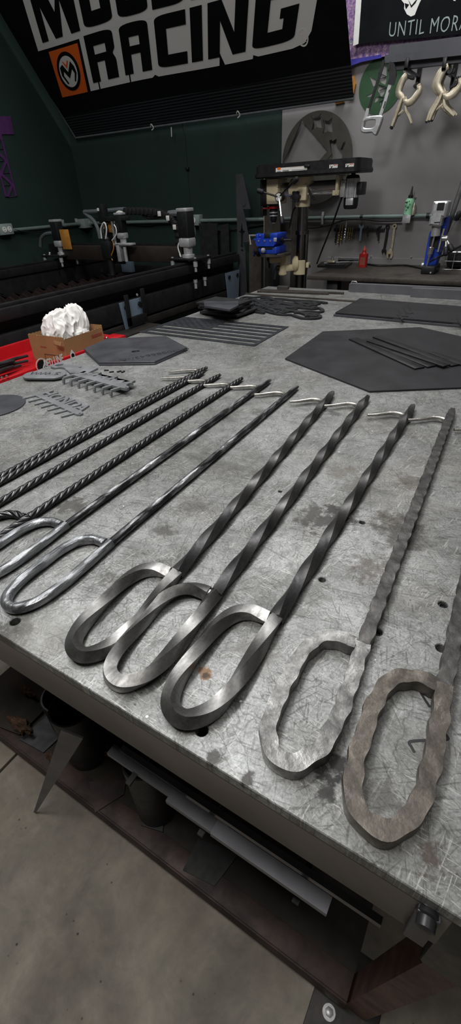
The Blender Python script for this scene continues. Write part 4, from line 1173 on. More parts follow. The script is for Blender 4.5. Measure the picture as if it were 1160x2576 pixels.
# upper word (mostly beyond the top of the photo)
T0, T1 = .515, .735
L(.195, [(0, 0), (.052, 0), (.052, .62), (.110, 0), (.165, 0), (.200, .62), (.232, 0), (.300, 0), (.300, 1), (.210, 1), (.150, .45), (.095, 1), (0, 1)])
L(.530, [(0, 0, .09), (.205, 0, .09), (.205, 1, .09), (0, 1, .09)], [[(.070, .26), (.135, .26), (.135, .76), (.070, .76)]])
L(.775, [(0, 0, .09), (.205, 0, .09), (.205, 1, .09), (0, 1, .09)], [[(.070, .26), (.135, .26), (.135, .76), (.070, .76)]])
L(1.010, [(0, 0), (.205, 0, .09), (.205, .62, .05), (.075, .62), (.075, .76), (.205, .76), (.205, 1), (0, 1, .09), (0, .42, .05), (.130, .42), (.130, .24), (0, .24)])
L(1.255, [(0, 0), (.205, 0), (.205, .24), (.075, .24), (.075, .4), (.19, .4), (.19, .6), (.075, .6), (.075, .76), (.205, .76), (.205, 1), (0, 1)])
# orange square with round emblem
decal([sk([(.103, .247), (.328, .247), (.334, .47), (.100, .47)], .247)], .0016, M['orange'], 'orange_square')
ec = (.268 - .0, .362)
def sc_(poly): return [(x + SK * (t - ec[1]) * .9, t) for x, t in poly]
decal([sc_(circ(ec[0], ec[1], .088, 36, .092))], .0030, M['banner'], 'emblem_ring')
decal([sc_(circ(ec[0], ec[1], .070, 36, .074))], .0042, M['bannerwhite'], 'emblem_disc')
mm = [(-.058, .028), (-.034, .040), (-.002, .000), (.034, .046), (.055, .020), (.062, -.010), (.040, -.050), (.030, -.048), (.046, -.012), (.034, .010), (-.002, -.030), (-.036, .008), (-.044, -.012), (-.020, -.052), (-.030, -.055), (-.060, -.010)]
decal([sc_([(ec[0] + x, ec[1] + y) for x, y in mm])], .0054, M['banner'], 'emblem_mark')
decal([sc_([(ec[0] + x, ec[1] + y) for x, y in [(-.030, .054), (-.003, .016), (.020, .050), (.012, .054), (-.003, .034), (-.018, .050)]])], .0054, M['orange'], 'emblem_mark')
# registered mark
rg = (1.778, .283)
decal([[(x, y) for x, y in circ(rg[0], rg[1], .027, 30, .034)], circ(rg[0], rg[1], .021, 30, .027)], .0016, M['bannerwhite'], 'registered_ring')
b = B(); text_bm(b, 'R', .045, (rg[0] - .014, rg[1] - .016, 0), X_, Y_, Z_, .0008, bold=.001)
for v in b.verts: v.co = bp(v.co.x, v.co.y, .0016 + v.co.z)
obj('registered_letter', b, M['bannerwhite'], bn)
# ties and staples along the lower edge
for (u, v) in ((383, 320), (600, 288)):
    q = P(u, v, y=2.80); b = B(); tube(b, [q + Vector((-.012, 0, .006)), q + Vector((0, -.008, .014)), q + Vector((.010, 0, -.004)), q + Vector((-.006, 0, -.014))], .003, 6, 4); obj('tie', b, M['white'], bn)
q = P(431, 320, y=2.82); q2 = P(432, 344, y=2.82)
b = B(); tube(b, [q, q2], .003, 6); obj('tie_tail', b, M['white'], bn)

# black flag with lettering on the right
fy = 2.800
fg = thing('slogan_flag', 'black flag with white jagged slogan lettering and skull emblem, white hem on the left', 'flag', (.5, fy, TZ + .9))
z0 = P(888, 112, y=fy).z
fl0 = P(890, 112, y=fy).x
b = B(); b1 = P(1160, 86, y=fy); slope = (P(1160, 86, y=fy).z - z0) / (b1.x - fl0)
def fz(x): return z0 + slope * (x - fl0)
prism(b, [(fl0, z0), (1.4, fz(1.4)), (1.4, z0 + .62), (fl0 - .02, z0 + .62)], (0, fy, 0), X_, Z_, NY, .002); obj('cloth', b, M['banner'], fg, smooth=False)
b = B(); prism(b, [(fl0 - .002, z0 - .006), (fl0 + .024, z0 - .002), (fl0 + .010, z0 + .62), (fl0 - .016, z0 + .62)], (0, fy - .002, 0), X_, Z_, NY, .0015); hm = obj('white_hem', b, M['white'], fg, smooth=False)
q = P(884, 107, y=fy - .004); b = B(); lathe(b, (q.x, fy - .0035, q.z), NY, [(0, .007), (.002, .007), (.002, .004), (.0005, .0035)], 14); obj('grommet', b, M['boxgray'], hm)
q = P(975, 94, y=fy - .003); q2 = P(1160, 72, y=fy - .003)
b = B(); text_bm(b, 'UNTIL MORALE', .072, (0, 0, 0), X_, Y_, Z_, .0008, bold=-.0006, spacing=1.12)
w_m = [v.co.x for v in b.verts]
sc = (q2.x - q.x) / ((max(w_m) - min(w_m)) * .80); g = random.Random(3)
for v in b.verts:
    x, y, h = v.co
    v.co = Vector((q.x + x * sc + .0008 * math.sin(60 * y + 9 * x), fy - .0024 - h, q.z + slope * x * sc + y * .98 + .0016 * math.sin(x * 90)))
obj('lettering', b, M['boxgray'], fg)
sk_out = [(1012, -40), (1010, 0), (1018, 10), (1017, 22), (1024, 36), (1034, 42), (1044, 38), (1050, 22), (1056, 8), (1062, -4), (1070, -40)]
b = B(); wallplate(b, [wallpoly(sk_out, fy)], fy - .002, .0008); se = obj('skull_emblem', b, M['white'], fg, smooth=False)
b = B()
for pix in ([(1019, 8), (1030, 12), (1022, 24), (1020, 18)], [(1028, 0), (1035, 20), (1046, 8), (1052, -4), (1044, 4), (1036, 14)], [(1014, -30), (1034, -26), (1030, -8), (1018, -10)], [(1046, -28), (1064, -30), (1060, -12), (1048, -10)]):
    wallplate(b, [wallpoly(pix, fy)], fy - .0028, .0006)
obj('emblem_dark_print', b, M['banner'], se, smooth=False)  # black printed shapes inside the white skull
b = B(); wallplate(b, [wallpoly([(1138, -10), (1150, -10), (1146, 3), (1141, 2)], fy)], fy - .002, .0008); obj('emblem_tip', b, M['white'], fg, smooth=False)

# purple patterned cloth behind it with a blue border
py_ = 2.822
b = B(); wallplate(b, [wallpoly([(868, -60), (900, -60), (900, 90), (1160, 60), (1160, 120), (980, 140), (878, 158), (874, 60)], py_)], py_, .0015)
pc = tag(obj('patterned_cloth', b, M['glitter'], smooth=False), 'purple glittery patterned cloth showing below and beside the black flag', 'cloth')
b = B(); wallplate(b, [wallpoly([(879, 150), (920, 144), (960, 137), (960, 146), (910, 156), (880, 167)], py_)], py_ - .0016, .0008); obj('blue_border', b, simple('blue_border_cloth', '38349a', .7, 0, .25, 90, .1), pc, smooth=False)
# orange wood scraps sticking out behind the banner corner
for pix, lab in (([(882, 195), (893, 192), (897, 212), (892, 236), (884, 238)], 'orange wood scrap sticking out beside the lower right corner of the large banner'), ([(846, 256), (868, 250), (868, 258), (846, 263)], 'small orange wood scrap below the lower right corner of the large banner')):
    b = B(); wallplate(b, [wallpoly(pix, 2.842)], 2.842, .016); tag(obj('wood_scrap', b, M['wood'], smooth=False), lab, 'wood scrap')

# ================================================================ wall plates
dy = 2.842
c_ = P(797, 400, y=dy)
def wp_(pix): return wallpoly(pix, dy - .030)
def cd(u, v): return (700 + u / 4.833, 260 + v / 4.833)
R0_ = .203; cx, cz = P(797, 401, y=dy - .030).x - .006, P(797, 401, y=dy - .030).z
loops = [circ(cx, cz, R0_, 72)]
mount = [cd(285, 205), cd(600, 575), cd(480, 720), cd(560, 790), cd(520, 860), cd(50, 900), cd(62, 725)]
star1 = [cd(402, 150), cd(440, 168), cd(490, 162), cd(528, 115), cd(518, 205), cd(530, 300), cd(465, 290), cd(405, 330), cd(425, 230)]
star2 = [cd(545, 200), cd(610, 215), cd(660, 170), cd(652, 265), cd(662, 352), cd(600, 338), cd(538, 372), cd(560, 280)]
fig = [cd(622, 450), cd(655, 440), cd(655, 462), cd(710, 430), cd(705, 500), cd(745, 560), cd(785, 600), cd(770, 690), cd(740, 800), cd(600, 800), cd(590, 690), cd(650, 620), cd(635, 560)]
slot = [cd(755, 565), cd(790, 480), cd(815, 462), cd(818, 490), cd(780, 570)]
for h in (mount, star1, star2, fig, slot): loops.append(wp_(h))
b = B(); wallplate(b, loops, dy - .022, .008); tag(obj('round_cutout', b, M['darkplate'], smooth=False), 'large round steel cutout with stars and peaks hanging behind the drill press', 'cut metal sign')
# green painted disc with tree cut-outs
gc = P(958, 215, y=2.842); gx, gz_ = gc.x, gc.z
def gd(u, v): return (880 + u / 4.143, 100 + v / 4.143)
gh = [[gd(205, 375), gd(235, 400), gd(275, 420), gd(265, 480), gd(245, 485), gd(225, 430)], [gd(165, 585), gd(200, 575), gd(240, 550), gd(225, 590), gd(200, 598)], [gd(355, 270), gd(385, 280), gd(385, 420), gd(370, 470), gd(330, 450), gd(310, 420)],
      [gd(305, 480), gd(345, 500), gd(370, 480), gd(360, 560), gd(330, 600), gd(310, 560), gd(292, 530)], [gd(270, 600), gd(310, 600), gd(290, 640), gd(255, 660)], [gd(312, 640), gd(325, 640), gd(322, 685), gd(314, 680)]]
b = B(); wallplate(b, [circ(gx, gz_, .108, 56)] + [wallpoly(h, 2.842) for h in gh], 2.8435, .002); gdk = tag(obj('green_disc', b, M['greenpaint'], smooth=False), 'round green painted steel disc with cut-out trees behind the hacksaw', 'cut metal sign')
b = B()
for k in (1, 3, 5):
    a = gd(300, 280 + 62 * k); c = gd(385, 330 + 55 * k); c2 = gd(310, 350 + 60 * k)
    A_ = P(*a, y=2.840); C_ = P(*c, y=2.840); D_ = P(*c2, y=2.840); obox(b, A_, C_, .0025, .0025, up=NY); obox(b, C_, D_, .0025, .0025, up=NY)
obj('lattice', b, M['black'], gdk)

# three dark steel bars racked on the wall
def bar3(pix0, pix1, y, h, d, lab):
    A_ = P(*pix0, y=y); z = A_.z; C_ = P(*pix1, y=y)
    b = B(); x1 = max(C_.x, .62) + .25
    b_z1 = z + (C_.z - z) / (C_.x - A_.x) * (x1 - A_.x)
    hollow(b, (A_.x, y, z), (x1, y, b_z1), d, h, .003)
    return tag(obj('steel_bar', b, M['mill2']), lab, 'steel bar', 'bars racked above the clamps')
bar3((981, 129), (1160, 107), 2.70, .033, .03, 'dark steel tube on the wall rack, uppermost of the three above the locking clamps')
bar3((970, 150), (1160, 130), 2.63, .026, .03, 'dark steel tube on the wall rack, middle one of the three above the locking clamps')
bar3((990, 166), (1160, 145), 2.66, .033, .03, 'dark steel tube on the wall rack, lowest of the three above the locking clamps')
b = B()
br = thing('rack_bracket', 'steel wall brackets carrying the three dark tubes above the locking clamps', 'bracket', (.6, 2.8, TZ + .8))
for u in (1035, 1128, 1230):
    q = P(u, 160, y=2.68); b = B(); box(b, (q.x - .008, 2.60, q.z - .030), (q.x + .008, YW - .006, q.z - .022), .001); box(b, (q.x - .008, 2.60, q.z - .03), (q.x + .008, 2.606, q.z + .01), .001); box(b, (q.x - .01, YW - .012, q.z - .06), (q.x + .01, YW - .006, q.z + .08), .001); obj('arm', b, M['blackmetal'], br)

# hacksaw
hy = 2.60
hs = thing('hacksaw', 'silver framed hacksaw hanging from the tube rack in front of the green disc', 'hacksaw', tuple(P(940, 250, y=hy)))
def hpt(u, v, y=hy): return P(880 + u / 4.143, 100 + v / 4.143, y=y)
def strip(pix, w, th, mat, name, par, y=hy):
    pts = catmull([hpt(u, v, y) for u, v in pix], 5); b = B()
    sweep(b, pts, lambda s, i: [(-w / 2, -th / 2), (w / 2, -th / 2), (w / 2, th / 2), (-w / 2, th / 2)], up=Y_)
    return obj(name, b, mat, par)
strip([(355, 215), (330, 320), (280, 470), (225, 640), (195, 740)], .011, .006, M['black'], 'frame_bar', hs)
strip([(435, 430), (400, 540), (355, 690), (320, 790)], .014, .010, M['alu'], 'front_bar', hs)
strip([(192, 715), (172, 800), (150, 850)], .014, .010, M['alu'], 'frame_bar', hs)
for pix in ([(415, 520), (405, 545), (412, 550), (422, 522)], [(372, 640), (350, 715), (358, 718), (380, 645)]): 
    b = B(); prism(b, [(q.x, q.z) for q in (hpt(u, v) for u, v in pix)], (0, hy - .0055, 0), X_, Z_, NY, .001); obj('slot', b, M['black'], hs, smooth=False)
ho = [(150, 845), (185, 805), (330, 790), (345, 830), (285, 990), (250, 985), (235, 970), (160, 975), (122, 955), (128, 900)]
hi = [(175, 845), (262, 838), (272, 862), (252, 915), (160, 920), (158, 880)]
b = B(); plate(b, [smooth2([(q.x, q.z) for q in (hpt(u, v) for u, v in ho)], 3), smooth2([(q.x, q.z) for q in (hpt(u, v) for u, v in hi)], 3)], (0, hy + .012, 0), X_, Z_, NY, .026, .004); obj('handle', b, M['alu'], hs)
strip([(405, 280), (435, 290), (450, 380), (425, 470)], .030, .012, M['black'], 'tension_grip', hs); strip([(432, 270), (434, 400), (430, 450)], .005, .005, M['chrome'], 'bolt', hs)

# locking clamps
def clamp_set(name, label, og, y, pieces, group='locking clamps on the tube rack'):
    o = thing(name, label, 'clamp', tuple(hpt(*og, y)), 0, group)
    for nm, pix, w, th, mat, dy_ in pieces:
        pts = catmull([hpt(u, v, y + dy_) for u, v in pix], 5); b = B(); n = len(pts)
        sweep(b, pts, lambda s, i: [(-w * k_ / 2, -th / 2), (w * k_ / 2, -th / 2), (w * k_ / 2, th / 2), (-w * k_ / 2, th / 2)] if False else [(x * (.55 + .45 * math.sin(PI * min(1, max(0, .12 + .76 * i / (n - 1))))) * w / 2, z * th / 2) for x, z in ((-1, -.6), (-.7, -1), (.7, -1), (1, -.6), (1, .6), (.7, 1), (-.7, 1), (-1, .6))], up=Y_)
        obj(nm, b, mat, o)
    return o
cm, bk = M['clamp'], M['blackmetal']
def clampA(dx, dz, yy, label, swap=0):
    q = lambda L_: [(u + dx, v + dz) for u, v in L_]
    clamp_set('locking_clamp', label, (590 + dx, 600 + dz), yy, [
        ('fixed_jaw', q([(600, 372), (560, 400), (515, 500), (510, 560), (545, 600), (560, 640)]), .026, .010, cm, 0), ('moving_jaw', q([(715, 465), (725, 520), (690, 580), (640, 640), (590, 655), (570, 600)]), .023, .010, cm, -.006),
        ('jaw_tip', q([(605, 380), (640, 390), (665, 395)]), .012, .014, bk, 0), ('jaw_tip', q([(665, 490), (690, 470), (710, 445)]), .010, .014, bk, -.004),
        ('handle', q([(545, 610), (515, 690), (480, 790), (440, 900)]), .016, .012, cm, -.004), ('release_lever', q([(575, 650), (590, 740), (620, 800), (645, 870)]), .012, .010, cm, -.004),
        ('link', q([(560, 730), (510, 775), (485, 785)]), .008, .006, cm, -.002), ('adjusting_screw', q([(440, 890), (430, 915), (428, 925)]), .011, .011, bk, -.004)])
clampA(8, 10, 2.655, 'nickel locking clamp nearest the hacksaw, rear one of the overlapping pair'); clampA(0, 0, 2.625, 'nickel locking clamp nearest the hacksaw, front one of the overlapping pair')
def clampB(dx, dz, yy, label):
    q = lambda L_: [(u + dx, v + dz) for u, v in L_]
    clamp_set('locking_clamp', label, (1010 + dx, 600 + dz), yy, [
        ('fixed_jaw', q([(1030, 275), (985, 310), (935, 400), (915, 470), (940, 530), (970, 570)]), .027, .010, cm, 0), ('moving_jaw', q([(1150, 400), (1150, 470), (1090, 550), (1040, 590), (1000, 590), (985, 545)]), .023, .010, cm, -.006),
        ('jaw_tip', q([(1020, 330), (1050, 340), (1072, 300)]), .014, .014, bk, -.002), ('jaw_tip', q([(1075, 490), (1110, 460), (1135, 380)]), .010, .014, bk, -.004),
        ('handle', q([(960, 560), (920, 650), (870, 740), (830, 840)]), .016, .012, cm, -.004), ('release_lever', q([(985, 590), (990, 680), (1040, 740), (1090, 790)]), .013, .010, cm, -.004),
        ('link', q([(980, 660), (910, 720), (890, 725)]), .009, .006, cm, -.002), ('adjusting_screw', q([(835, 830), (818, 860)]), .011, .011, bk, -.004)])
clampB(0, 0, 2.615, 'nickel locking clamp on the right with its jaws wide open, front one'); clampB(-26, 8, 2.650, 'nickel locking clamp on the right, middle one hanging behind the open one'); clampB(30, -6, 2.685, 'nickel locking clamp on the right, rearmost of the overlapping three')

# ================================================================ conduit and outlets
CY = YW - .026; cz_ = P(700, 551, y=CY).z
cd_ = thing('electrical_conduit', 'grey painted electrical conduit running along the back and left walls', 'conduit', (-1, CY, cz_))
b = B(); tube(b, [(2.2, CY, cz_), (-1.985, CY, cz_)], .0108, 14); obj('back_run', b, M['conduit'], cd_)
b = B(); tube(b, [(XL + .022, CY - .045, cz_), (XL + .022, 1.35, cz_)], .0108, 14); obj('left_run', b, M['conduit'], cd_)
for (u, v) in ((486 + 328, 548), (910, 547), (1077, 543), (706, 551)):
    q = P(u, v, y=CY); b = B(); cyl(b, (q.x - .008, CY, cz_), (q.x + .008, CY, cz_), .0130, n=14); obj('coupling', b, M['black'] if v < 549 else M['conduit'], cd_)
for u in (814,):
    q = P(u, 540, y=CY); b = B(); tube(b, [(q.x, CY - .012, cz_ - .03), (q.x, CY - .016, cz_), (q.x, CY - .010, cz_ + .03)], .007, 6, 4); obj('strap', b, M['alu'], cd_)
for (v_, u) in ((561, 197), (566, 163)):
    q = P(u, v_, x=XL + .022); b = B(); cyl(b, (XL + .022, q.y - .008, cz_), (XL + .022, q.y + .008, cz_), .0128, n=14); obj('coupling', b, M['conduit'], cd_)
    b = B(); box(b, (XL, q.y - .01, cz_ + .01), (XL + .012, q.y + .01, cz_ + .035), .002); obj('strap', b, M['alu'], cd_)
def duplex(name, label, x0, x1, face, axis, z, h, recx):
    if axis == 'y':
        o = thing(name, label, 'outlet', ((x0 + x1) / 2, face, z)); fn = lambda a, d0, d1, zz0, zz1: ((a[0], face - d1, zz0), (a[1], face - d0, zz1))
    else:
        o = thing(name, label, 'outlet', (face, (x0 + x1) / 2, z)); fn = lambda a, d0, d1, zz0, zz1: ((face + d0, a[0], zz0), (face + d1, a[1], zz1))
    b = B(); box(b, *fn((x0, x1), 0, .048, z - h / 2, z + h / 2), .004); obj('box', b, M['boxgray'], o)
    b = B(); box(b, *fn((x0 + .002, x1 - .002), .048, .050, z - h / 2 + .002, z + h / 2 - .002), .001); obj('cover', b, M['boxgray'], o)
    for k in recx:
        b = B(); c = x0 + (x1 - x0) * k
        if axis == 'y': cyl(b, (c, face - .050, z), (c, face - .053, z), .016, n=18)
        else: cyl(b, (face + .050, c, z), (face + .053, c, z), .016, n=18)
        rc_ = obj('receptacle', b, M['white'], o)
        for dz in (-.007, .007):
            b = B(); box(b, *fn((c - .005, c + .005), .0525, .0535, z + dz - .0012, z + dz + .0012)); obj('slot', b, M['black'], rc_)
q0 = P(474, 557, y=YW - .05); q1 = P(497, 557, y=YW - .05)
duplex('outlet_box', 'small grey metal outlet box on the conduit behind the cable chain', q0.x, q1.x + .012, YW, 'y', cz_ + .004, .062, (.5,))
q0 = P(6, 578, x=XL + .05); q1 = P(34, 578, x=XL + .05)
duplex('outlet_box', 'grey double outlet box on the left wall conduit', q0.y - .02, q1.y, XL, 'x', q0.z, .062, (.35, .72))
b = B(); box(b, (XL + .002, YW - .085, cz_ - .03), (XL + .075, YW - .002, cz_ + .03), .005); cyl(b, (XL + .07, CY, cz_), (XL + .085, CY, cz_), .016, n=14); tag(obj('corner_box', b, M['boxgray']), 'grey conduit junction box in the corner behind the cutting gantry', 'junction box')
def cord(label, pts3, r=.0035, name='power_cord', m=None, sm=8):
    b = B(); tube(b, pts3, r, 8, sm); return tag(obj(name, b, m or M['rubber']), label, 'cord')
cord('thin dark cable sagging below the left wall conduit', [P(u, v, x=XL + .03) for u, v in ((37, 577), (60, 583), (90, 584), (120, 580), (145, 575))], .003)
cord('thin dark cable sagging below the conduit behind the cutting gantry', [P(u, v, y=CY + .01) for u, v in ((320, 562), (345, 566), (375, 567), (405, 562))], .003)
cord('grey cable running behind the leaning plates below the conduit', [P(u, v, y=2.836) for u, v in ((500, 574), (560, 580), (620, 572), (690, 560))], .004)
cord('black cord drooping along the wall behind the drill column to the rack of bits', [P(u, v, y=2.815) for u, v in ((760, 571), (790, 573), (830, 565), (870, 553), (920, 552), (960, 556), (1010, 555))], .0045)

# purple lattice painted metal on the left wall
px_ = XL + .006
def lw(pix): return [(q.y, q.z) for q in (P(u, v, x=px_) for u, v in pix)]
pu = thing('purple_lattice', 'purple painted lattice bracket shape on the left wall', 'wall stencil', tuple(P(15, 380, x=px_)))
b = B(); plate(b, [lw([(-20, 293), (26, 292), (36, 338), (-20, 338)])], (px_ - .004, 0, 0), Y_, Z_, X_, .004); obj('top_panel', b, M['purple'], pu, smooth=False)
fo = lw([(-26, 338), (4, 338), (43, 493), (13, 495)])
hs_ = []
for k in range(5):
    t0_, t1_ = .04 + k * .195, .04 + (k + 1) * .195
    l0 = (-26 + 39 * t0_, 338 + 157 * t0_); r0 = (4 + 39 * t0_, 338 + 155 * t0_); l1 = (-26 + 39 * t1_, 338 + 157 * t1_); r1 = (4 + 39 * t1_, 338 + 155 * t1_)
    ins = 4
    if k % 2 == 0: hs_ += [lw([(l0[0] + ins, l0[1]), (r0[0] - ins - 4, r0[1]), (l1[0] + ins, l1[1] - 5)]), lw([(r0[0] - ins, r0[1] + 5), (r1[0] - ins, r1[1] - 1), (l1[0] + ins + 5, l1[1] - 1)])]
    else: hs_ += [lw([(r0[0] - ins, r0[1]), (l0[0] + ins + 4, l0[1]), (r1[0] - ins, r1[1] - 5)]), lw([(l0[0] + ins, l0[1] + 5), (l1[0] + ins, l1[1] - 1), (r1[0] - ins - 5, r1[1] - 1)])]
b = B(); plate(b, [fo] + hs_, (px_ - .004, 0, 0), Y_, Z_, X_, .004); obj('lattice_leg', b, M['purple'], pu, smooth=False)

# ================================================================ plates leaning on the back wall
def leaning(pix, holes, y, th, m, label, foot=None):
    loops = [wallpoly(pix, y)]
    if foot:   # carry the plate down to the floor
        loops[0] = [(x, z) for x, z in loops[0]]
    loops += [wallpoly(h, y) for h in holes]
    b = B(); wallplate(b, loops, y + th, th)
    return tag(obj('steel_plate', b, m, smooth=False), label, 'steel plate', 'plates leaning on the back wall')
def down(pix, u0, u1):
    """extend to the floor below the lowest points: appended bottom corners are given by columns"""
    return pix
def dl(u, v): return (580 + u / 6.444, 400 + v / 6.444)
def to_floor(pix, y, th, m, label, holes=(), grp='plates leaning on the back wall'):
    pts = wallpoly(pix, y); xs = sorted(p[0] for p in pts[-2:])
    pts = pts[:-2] + [(pts[-2][0], .002), (pts[-1][0], .002)]
    b = B(); wallplate(b, [pts] + [wallpoly(h, y) for h in holes], y + th, th)
    return tag(obj('steel_plate', b, m, smooth=False), label, 'steel plate', grp)
saw_out = [dl(85, 245), dl(195, 240), dl(322, 810), dl(200, 812), dl(225, 905), dl(310, 1340), dl(208, 1350), dl(240, 1500), dl(300, 2000), dl(120, 2000)]
arrow = [dl(182, 1035), dl(205, 1165), dl(240, 1165), dl(205, 1220), dl(202, 1380), dl(212, 1420), dl(185, 1446), dl(162, 1420), dl(170, 1380), dl(168, 1220), dl(130, 1170), dl(163, 1165)]
to_floor(saw_out, 2.74, .006, M['mill2'], 'tall grey steel plate with saw-tooth notches and arrow cut-out beside the drill press', [arrow, [dl(190 + 22 * math.cos(t * PI / 5), 1480 + 22 * math.sin(t * PI / 5)) for t in range(10)]])
q = P(*dl(215, 725), y=2.738); b = B(); cyl(b, (q.x, 2.742, q.z), (q.x, 2.736, q.z), .012, n=16); tag(obj('magnet', b, M['mill2']), 'small round magnet on the notched grey plate', 'magnet')
to_floor([dl(300, 1310), dl(500, 1300), dl(470, 2000), dl(280, 2000)], 2.70, .006, M['brownsteel'], 'brown steel plate leaning below the blue vise')
to_floor([dl(545, 905), dl(600, 900), dl(600, 715), dl(655, 710), dl(800, 900), dl(805, 1200), dl(790, 2050), dl(545, 2050)], 2.755, .006, M['brownsteel'], 'brown steel plate standing behind the drill chuck')
to_floor([dl(540, 290), dl(550, 290), dl(552, 2000), dl(540, 2000)], 2.79, .010, M['cream'], 'narrow pale steel strip standing behind the drill head')
to_floor([dl(1000, 660), dl(1095, 650), dl(1085, 1100), dl(1100, 1104), dl(1060, 1120), dl(1075, 1540), dl(1050, 1560), dl(1040, 2050), dl(960, 2050), dl(1000, 1000)], 2.77, .006, M['brownsteel'], 'brown stepped steel plate standing beside the drill column')
to_floor([dl(660, 1560), dl(800, 1560), dl(790, 2050), dl(660, 2050)], 2.715, .006, M['mill2'], 'pale grey steel plate standing low behind the drill table arm')
to_floor([dl(560, 1600), dl(660, 1600), dl(690, 2050), dl(555, 2050)], 2.65, .006, M['blackplate'], 'dark rusty steel plate standing low left of the pale grey one')
for pix, lab in (([(500, 562), (546, 562), (540, 640), (505, 640)], 'dark sheet leaning behind the cutting table, leftmost of its row'), ([(523, 560), (545, 566), (550, 700), (520, 700)], 'dark narrow sheet leaning behind the cutting table beside the leftmost'),
                 ([(555, 566), (575, 562), (577, 700), (548, 700)], 'dark sheet leaning behind the cutting table, closest to the notched plate')):
    to_floor(pix, 2.80 - .015 * (pix[0][0] % 3), .006, M['blackplate'], lab)
cord('thin black cable hanging from the drill head in front of the wall', [P(u, v, y=2.60) for u, v in ((756, 505), (738, 530), (732, 555), (728, 575))], .004)
# ================================================================ work bench on the back wall
BZ = TZ - .005; BY = 2.345
bc = thing('work_bench', 'dark steel-topped wall bench behind the welding table', 'workbench', (.8, 2.6, 0))
b = B(); box(b, (.030, BY, BZ - .02), (2.0, YW - .013, BZ), .002); obj('bench_top', b, M['brownsteel'], bc)
for x in (.16, 1.0, 1.92):
    for y in (BY + .06, YW - .08):
        b = B(); box(b, (x - .03, y - .03, 0), (x + .03, y + .03, BZ - .02), .003); obj('leg', b, M['black'], bc)
b = B(); box(b, (.05, BY + .02, .25), (1.95, YW - .03, .27), .002); obj('lower_shelf', b, M['black'], bc)
b = B(); box(b, (.13, YW - .04, .27), (1.95, YW - .03, BZ - .02)); obj('back_panel', b, M['black'], bc)
# wire bail of a bucket under the bench
bk_ = thing('bucket', 'black bucket with upright wire handle under the bench', 'bucket', (.40, 2.22, 0))
q = P(890, 720, y=2.22); x_ = q.x
b = B(); lathe(b, (x_, 2.22, 0), Z_, [(0, .11), (.3, .13), (P(890, 733, y=2.22).z - .03, .13), (P(890, 733, y=2.22).z - .03, .12), (.1, .1)], 24); obj('pail', b, M['black'], bk_)
zt = P(890, 708, y=2.22).z; zb_ = P(890, 735, y=2.22).z - .03
b = B(); hw = (P(898, 720, y=2.22).x - P(881, 720, y=2.22).x) / 2; tube(b, [(x_ - hw, 2.22, zb_ - .02), (x_ - hw, 2.22, zt - .012), (x_ - hw + .006, 2.22, zt), (x_ + hw - .006, 2.22, zt), (x_ + hw, 2.22, zt - .012), (x_ + hw, 2.22, zb_ - .02)], .0025, 8); obj('wire_handle', b, M['alu'], bk_)

# ================================================================ radial drill press
DY = 2.50
def D(u, v, y=DY): return P(u, v, y=y)
dp = thing('drill_press', 'cream and black radial drill press standing left of the wall bench', 'drill press', (D(757, 700).x, DY, 0))
colx = D(758, 640).x
ztop = D(763, 519).z
b = B(); cyl(b, (colx, DY, .03), (colx, DY, ztop + .02), .0285, n=28); obj('column', b, M['columnsteel'], dp)
b = B(); box(b, (colx - .26, DY - .16, 0), (colx + .10, DY + .16, .045), .012); lathe(b, (colx, DY, .045), Z_, [(0, .07), (.04, .06), (.09, .045), (.10, .034)], 24); obj('base', b, M['black'], dp)
zc_ = D(758, 584).z; b = B(); lathe(b, (colx, DY, zc_ - .010), Z_, [(0, .030), (0, .036), (.018, .036), (.018, .030)], 28); obj('collar', b, M['columnsteel'], dp)
b = B(); obox(b, (colx + .034, DY - .012, .5), (colx + .034, DY - .012, zc_ - .01), .012, .016, .001); obj('rack', b, M['black'], dp)
# head support at the column top
xa, xb = D(735, 480).x, D(781, 480).x; z1 = D(760, 457).z; z0 = D(760, 495).z
ax_z = D(780, 473).z                       # ram axis height
b = B(); lathe(b, (colx - .003, DY, ztop - .002), Z_, [(0, .036), (.004, .038), (.075, .038), (.11, .052), (.125, .05)], 28)
lathe(b, (xa - .004, DY, ax_z), X_, [(0, .038), (.003, .043), (.045, .043), (.05, .046), (xb - xa - .01, .046), (xb - xa, .042)], 28)
box(b, (xb - .045, DY - .058, ax_z - .05), (xb + .002, DY - .03, ax_z + .006), .004)
obj('column_head', b, M['cream'], dp)
b = B()
kq = D(745, 495, DY - .06); lathe(b, (kq.x, DY - .035, kq.z), NY, [(0, .010), (.018, .010), (.020, .020), (.036, .020), (.038, .014)], 8)
for k in range(6): cyl(b, (kq.x + .019 * math.cos(k * PI / 3), DY - .055, kq.z + .019 * math.sin(k * PI / 3)), (kq.x + .019 * math.cos(k * PI / 3), DY - .072, kq.z + .019 * math.sin(k * PI / 3)), .008, n=10)
obj('lock_knob', b, M['rubber'], dp)
b = B(); tube(b, [D(777, 478, DY - .06), D(783, 492, DY - .065), D(793, 502, DY - .06)], .005, 8, 4); obj('lock_lever', b, M['rubber'], dp)
# ram (horizontal arm) and lower guide rod
xh = D(668, 470).x; xm = D(856, 470).x
b = B(); cyl(b, (xh + .05, DY, ax_z), (xm + .01, DY, ax_z), .029, n=28); obj('ram', b, M['chrome'], dp)
b = B(); zr_ = D(820, 486).z; cyl(b, (xh + .08, DY - .035, zr_), (xm, DY - .035, zr_), .006, n=12); obj('guide_rod', b, M['chrome'], dp)
b = B(); box(b, (xm - .004, DY - .06, D(855, 489).z), (xm + .010, DY + .05, D(855, 440).z), .004); obox(b, (xm - .018, DY - .045, zr_), (xm + .014, DY - .045, zr_), .022, .022, .003); obj('motor_bracket', b, M['cream'], dp)
